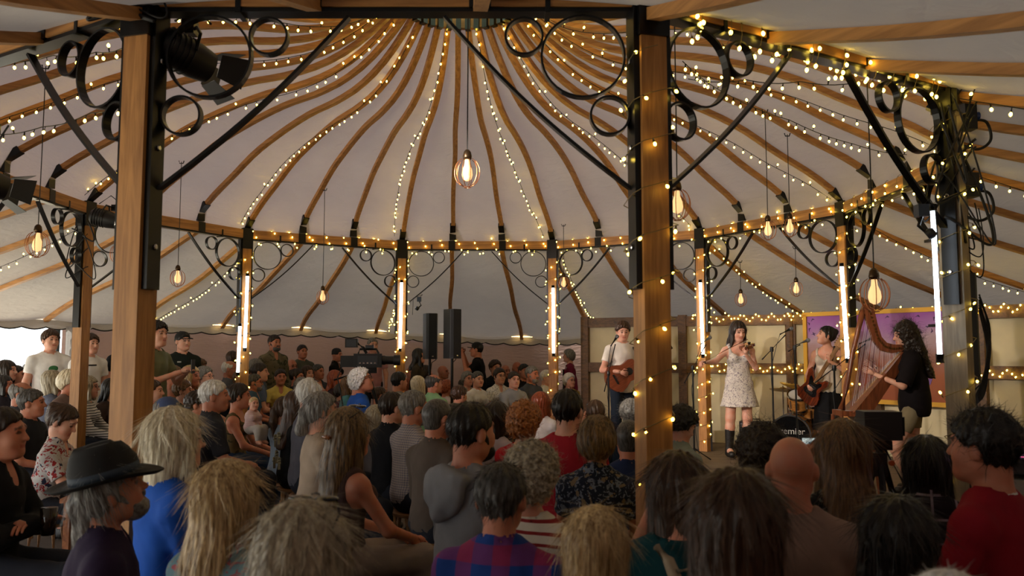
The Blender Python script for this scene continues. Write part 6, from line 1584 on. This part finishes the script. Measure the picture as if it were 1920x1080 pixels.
for j in range(7):
    q = [at(1836, 552 + 5 * j, 5.5), at(1852 + 4 * sin(j * 2), 610 + 6 * j, 5.5), at(1848 + 3 * j % 7, 690, 5.48), at(1830 + 2.5 * j, 740, 5.45), at(1800 + 3 * j, 790, 5.4)]
    q.append(Vector((q[-1].x + .02 * sin(j), q[-1].y, .5))); q.append(Vector((q[-1].x + .1, q[-1].y - .05 * j, .01))); pts = spline(q, 6)
    tag(MB().tube(pts, .006, 6).build('speaker_cable', M_RUBBER, None, True), 'black cable running down below the slim loudspeaker', 'cable', 'cables below the slim loudspeaker')
for (x, y, Z, w, h, lab) in ((1800, 215, 4.95, .085, .10, 'black power box with a blue socket high on the cable-hung post'), (1815, 348, 4.95, .05, .075, 'lower black power box with a blue socket')):
    c = at(x, y, Z); o = empty('power_box', c, 0, lab, 'power box'); MB().box((0, 0, 0), (w, .04, h)).build('case', M_BLACK, o); MB().lathe((w, 0, -.01), [(.026, 0), (.026, .03), (.02, .035)], 14, (1, -.2, 0)).build('socket', plain('socket_blue', '#1d3f8a', .4), o); MB().tube(spline([(w, 0, -.03), (w + .08, 0, -.05), (w + .10, 0, -.16), (w + .02, 0, -.22), (w - .06, .05, -.18)]), .009, 8).build('lead', M_RUBBER, o)

# ------------------------------------------------------------------ fairy lights
M_BULB = emit('fairy_bulb', (1.0, .68, .085), 20.0)
M_WIRE = plain('clear_wire', '#7d6a3c', .4)
_bm = MB().lathe((0, 0, 0), [(.003, 0), (.008, -.006), (.0095, -.012), (.007, -.020), (.002, -.024)], 7).mesh('bulb', True)
BULB_V = [v.co.copy() for v in _bm.vertices]; BULB_F = [tuple(p.vertices) for p in _bm.polygons]
def polyline(pts, step):
    pts = [Vector(p) for p in pts]; out = []; acc = 0.0; nxt = step * .5
    for a, b in zip(pts[:-1], pts[1:]):
        L = (b - a).length
        while nxt <= acc + L and L > 1e-6: out.append(a.lerp(b, (nxt - acc) / L)); nxt += step
        acc += L
    return out
def fairy(pts, step, lab, wire=M_RUBBER, group='fairy light strings', drop=.028, jit=.3, r=.0035, single=False, size=1.0):
    w = MB().tube(pts, r, 5); B = MB(); rnd = random.Random(len(lab) + int(abs(pts[0][0]) * 100)); loc = polyline(pts, step); bl = []
    for p in loc:
        d = Vector((rnd.uniform(-1, 1) * jit, rnd.uniform(-1, 1) * jit, -1 if rnd.random() < .8 else .8)).normalized(); q = p + d * drop
        w.tube([p, q], [.004, .006], 5); x, y, z = frame_from(d); M = Matrix((x, y, -z)).transposed(); bl.append((q, M))
    o = w.build('fairy_light_string', wire, None, True); tag(o, lab, 'fairy lights', group)
    if single:
        for q, M in bl: 
            c = link('bulb', _bm, M_BULB, o, loc=q); c.rotation_euler = M.to_euler(); c.scale = (size,) * 3
    else:
        for q, M in bl: B.add([M @ (v * size) + q for v in BULB_V], BULB_F)
        if B.v: B.build('bulbs', M_BULB, o, True)['kind'] = 'stuff'
    return o
names12 = ['stout left', 'open-side', 'daylight', 'reddish', 'double-tube', 'camera-side', 'back-row', 'fiddle', 'bass', 'hidden', 'cable-hung', 'spiral-lit']
for i in range(NP):           # from each post up to the crown, drooping a little under the ribs
    th = ang(i) + RAD(1.6); pts = []
    for t in np.linspace(0, 1, 30):
        r = RR - .08 + (RCROWN + .08 - RR) * t; sag = .10 * sin(pi * t) + .05
        a = th + RAD(2.2) * sin(pi * t); pts.append((CX + r * cos(a), CY + r * sin(a), dome_z(r) - sag))
    fairy(pts, .115, 'fairy light string rising from the %s post to the crown' % names12[i], size=1.05)
    if i not in (0, 11, 1):     # down the skirt to the wall
        th = ang(i) + RAD(-1.5); pts = []
        for t in np.linspace(0, 1, 24):
            r = RR + .1 + (ROUT - .35 - RR) * t; pts.append((CX + r * cos(th), CY + r * sin(th), outer_z(r, th) - .07 - .10 * sin(pi * t)))
        fairy(pts, .115, 'fairy light string running from the %s post down to the eaves' % names12[i])
for i in range(3, 11):        # wound round the ring beams
    p, q = post_xy(i), post_xy((i + 1) % NP); d = (q - p); n = Vector((-d.y, d.x, 0)).normalized(); turns = 9; pts = []
    if i == 3: continue
    for t in np.linspace(.03, .97, 120): 
        a = t * turns * 2 * pi; pts.append(p + d * t + Vector((0, 0, Z_TOP - .09)) + n * (.075 * cos(a)) + Vector((0, 0, .105 * sin(a))))
    fairy(pts, .10, 'fairy lights wound round the beam from the %s to the %s post' % (names12[i], names12[(i + 1) % NP]), M_WIRE, drop=.015, r=.002)
p, q = post_xy(10), post_xy(11); d = q - p; n = Vector((-d.y, d.x, 0)).normalized()
fairy([p + d * t + Vector((0, 0, Z_TOP - .09)) + n * (.08 * cos(t * 70)) + Vector((0, 0, .11 * sin(t * 70))) for t in np.linspace(.03, .9, 130)], .09, 'second fairy light wire wound round the near right beam', M_WIRE, drop=.015, r=.002)
for i, z0, z1, turns, stp in ((11, .45, 2.95, 12, .17), (10, .5, 3.0, 11, .15), (8, .3, 3.0, 14, .13), (7, .3, 3.0, 14, .13), (6, .75, 3.0, 11, .13), (5, .75, 3.0, 11, .13), (4, 1.0, 3.0, 9, .14)):
    p = post_xy(i); pts = []; rz = ang(i)
    for t in np.linspace(0, 1, turns * 12):
        a = t * turns * 2 * pi; s_ = max(abs(cos(a)), abs(sin(a))); zz = z0 + (z1 - z0) * t; rr = .078 / s_ + (.024 if zz > 1.84 else 0); b = a + rz; pts.append((p.x + rr * cos(b), p.y + rr * sin(b), zz))
    fairy(pts, stp, 'fairy lights spiralling up the %s post' % names12[i], M_WIRE, drop=.018, jit=1.0, r=.0022, single=(i in (10, 11)), size=1.0 if i < 10 else .8)
# little curtains of lights along the stage wall rails
for (a, b, nm) in ((WP[0], WP[1], 'left'), (WP[1], WP[2], 'middle'), (WP[2], WP[3], 'right')):
    d = b - a; L = d.length; n = Vector((-d.y, d.x, 0)).normalized(); n = n if n.dot(CEN - a) > 0 else -n
    for z, zn, amp_ in ((2.16, 'top', .10), (1.40, 'middle', .08)):
        t0 = .55 if nm == 'left' else 0.0; pts = []
        for t in np.linspace(t0, 1, int(L * 34)): pts.append(a + d * t + n * .075 + Vector((0, 0, z - amp_ * (.5 + .5 * sin(t * L * 30)))))
        fairy(pts, .062, 'fairy lights zigzagging along the %s rail of the %s stage wall' % (zn, nm), M_WIRE, drop=.012, jit=.6, r=.002)
# long strings crossing the left and right of the tent
for (pts, lab) in (([at(0, 115, 5.2), at(100, 104, 5.0), at(180, 98, 4.8), at(240, 85, 4.5)], 'fairy light string crossing above the bracket of the stout left post'),
                   ([at(-20, 252, 5.4), at(80, 238, 5.2), at(170, 212, 5.0), at(245, 190, 4.7)], 'fairy light string crossing the dome left of the stout post'),
                   ([at(1290, 148, 5.6), at(1400, 150, 5.5), at(1500, 153, 5.4), at(1610, 155, 5.2)], 'fairy light string crossing level under the right dome'),
                   ([at(1280, 115, 5.2), at(1360, 175, 6.0), at(1480, 225, 6.6), at(1600, 270, 7.0), at(1700, 290, 7.2)], 'fairy light string falling across the right dome')):
    fine = []
    for k in range(len(pts) - 1):
        for t in np.linspace(0, 1, 6)[:-1]: fine.append(pts[k].lerp(pts[k + 1], t) - Vector((0, 0, .02 * sin(pi * t))))
    fairy(fine + [pts[-1]], .10, lab)

# ------------------------------------------------------------------ things in hands and on laps
for o, P, d, s, Mh in PEOPLE:
    if d.get('phone') or 'phone' in d['arms']:
        c = world_of(o, (0, P['wrr'][1] + .10, P['wrr'][2] + .055)); land = d['x'] in (1270, 1580)
        lab = {1117: 'upright phone with lit screen held by the plaited person', 1270: 'wide phone showing the stage, held by the teal top', 1580: 'phone held up by the black flowered top', 295: 'dark phone held by the olive tee'}[d['x']]
        phone_at(c, o.rotation_euler.z, 0, land, lab)
    if d.get('glass'):
        c = world_of(o, (.03, P['wrr'][1] + .07, P['wrr'][2] + .01)); g = MB().lathe(c, [(.030, -.06), (.036, .0), (.040, .07)], 18).build('beer_glass', plain('dark_beer', '#1a0f08', .1), None, True); tag(g, 'glass of dark beer held by the black jacket wearer', 'glass')
    if d['arms'] == 'write':
        c = world_of(o, (0, .50, .675)); rz = o.rotation_euler.z
        nb = empty('notebook', c, rz, 'open cream notebook under the note writer\'s hands', 'notebook'); MB().box((0, 0, 0), (.14, .10, .006)).build('pages', plain('paper_cream', '#cfc7a8', .8), nb); MB().box((0, 0, -.008), (.145, .105, .003)).build('cover', M_BLACK, nb)
        pn = MB().tube([c + Vector((.02, -.02, .012)), c + Vector((.08, .02, .06))], .004, 6).build('pen', M_BLACK); tag(pn, 'thin dark pen over the notebook page', 'pen')
        c2 = world_of(o, (.05, .55, 0)); tb = empty('side_table', (c2.x, c2.y, 0), rz, 'small orange-brown wooden table under the notebook', 'table'); MB().box((0, 0, c.z - .026), (.34, .24, .014)).build('table_top', timber('table_pine', '#7c4520', '#a8673a', 0), tb)
        for sx in (-.3, .3):
            for sy in (-.2, .2): MB().box((sx, sy, (c.z - .04) / 2), (.02, .02, (c.z - .04) / 2)).build('leg', timber('table_pine', '#7c4520', '#a8673a', 0), tb)
    if d['arms'] == 'camera':
        c = world_of(o, (0, P['wrr'][1] + .10, P['wrr'][2] + .03)); o2 = empty('video_camera', c, o.rotation_euler.z, 'handheld video camera raised by the filming person', 'camera')
        MB().box((0, 0, 0), (.05, .09, .055)).build('body', M_BLACK, o2); MB().lathe((0, .09, 0), [(.035, 0), (.04, .1), (.045, .12)], 16, (0, 1, 0)).build('lens', M_BLACK, o2); MB().tube([(0, -.05, .06), (0, -.04, .10), (0, .06, .10), (0, .07, .06)], .010, 8).build('handle', M_BLACK, o2); MB().tube([(.02, .0, .13), (.02, .18, .14)], .014, 10).build('shotgun_microphone', M_BLACK, o2); MB().box((-.07, -.02, .09), (.004, .05, .035)).build('flip_screen', M_BLACK, o2)
# baby on a lap
c = at(473, 757, 7.6)
Pb = sit_pose('f', 'lap', .02, 20, 0)
nk_ = V3(Pb['neck'])
for k_ in list(Pb):
    if isinstance(Pb[k_], tuple) and k_ not in ('head', 'neck'): Pb[k_] = tuple(nk_ + (V3(Pb[k_]) - nk_) * .56)
sb_ = .50
ob, _ = person(Vector((c.x, c.y, c.z - 1.17 * sb_)), -RAD(120), sb_, ('baby',), Pb, 2, 'buzz', 'blonde', ('tee', 1.9, cloth('#c9a0a4', 'stripes', '#d8d2c8', 2.0)), ('trousers', cloth('#b9b4b0')), 'baby in pink and white held on a lap', shoes=False)
# pop-up gazebo outside the doorway
g = at(22, 690, 34.0); go = empty('garden_gazebo', (g.x, g.y, -.09), .4, 'pale blue-grey gazebo standing outside the doorway', 'gazebo')
m = MB(); m.add([(-1.5, -1.5, 2.1), (1.5, -1.5, 2.1), (1.5, 1.5, 2.1), (-1.5, 1.5, 2.1), (0, 0, 2.9)], [(0, 1, 4), (1, 2, 4), (2, 3, 4), (3, 0, 4), (3, 2, 1, 0)]); m.build('canopy', plain('gazebo_cloth', '#a9bac6', .8), go)
for sx in (-1.45, 1.45):
    for sy in (-1.45, 1.45): MB().tube([(sx, sy, 0), (sx, sy, 2.1)], .03, 6).build('leg', M_WHITE, go)

# low wooden stools carrying the seated listeners
_ss = MB().lathe((0, 0, .400), [(.150, 0), (.165, .008), (.165, .024), (.155, .030)], 18).mesh('seat', True); _ss.set_sharp_from_angle(angle=RAD(40))
_sl = [MB().tube([(.11 * cos(a), .11 * sin(a), .402), (.15 * cos(a), .15 * sin(a), 0)], [.017, .014], 6).mesh('leg') for a in (.785, 2.356, 3.927, 5.498)]
M_STOOL = timber('stool_beech', '#6d4826', '#94683c', 0, 1.0)
for o, P, d, s, Mh in PEOPLE:
    if d['pose'] != 'sit': continue
    c = world_of(o, (0, .05, 0)); t = empty('wooden_stool', (c.x, c.y, 0), o.rotation_euler.z, ' '.join(('low stool under the ' + d['label']).split()[:16]), 'stool', 'stools under the seated audience'); t.scale = (s,) * 3
    link('seat', _ss, M_STOOL, t)
    for q in _sl: link('leg', q, M_STOOL, t)
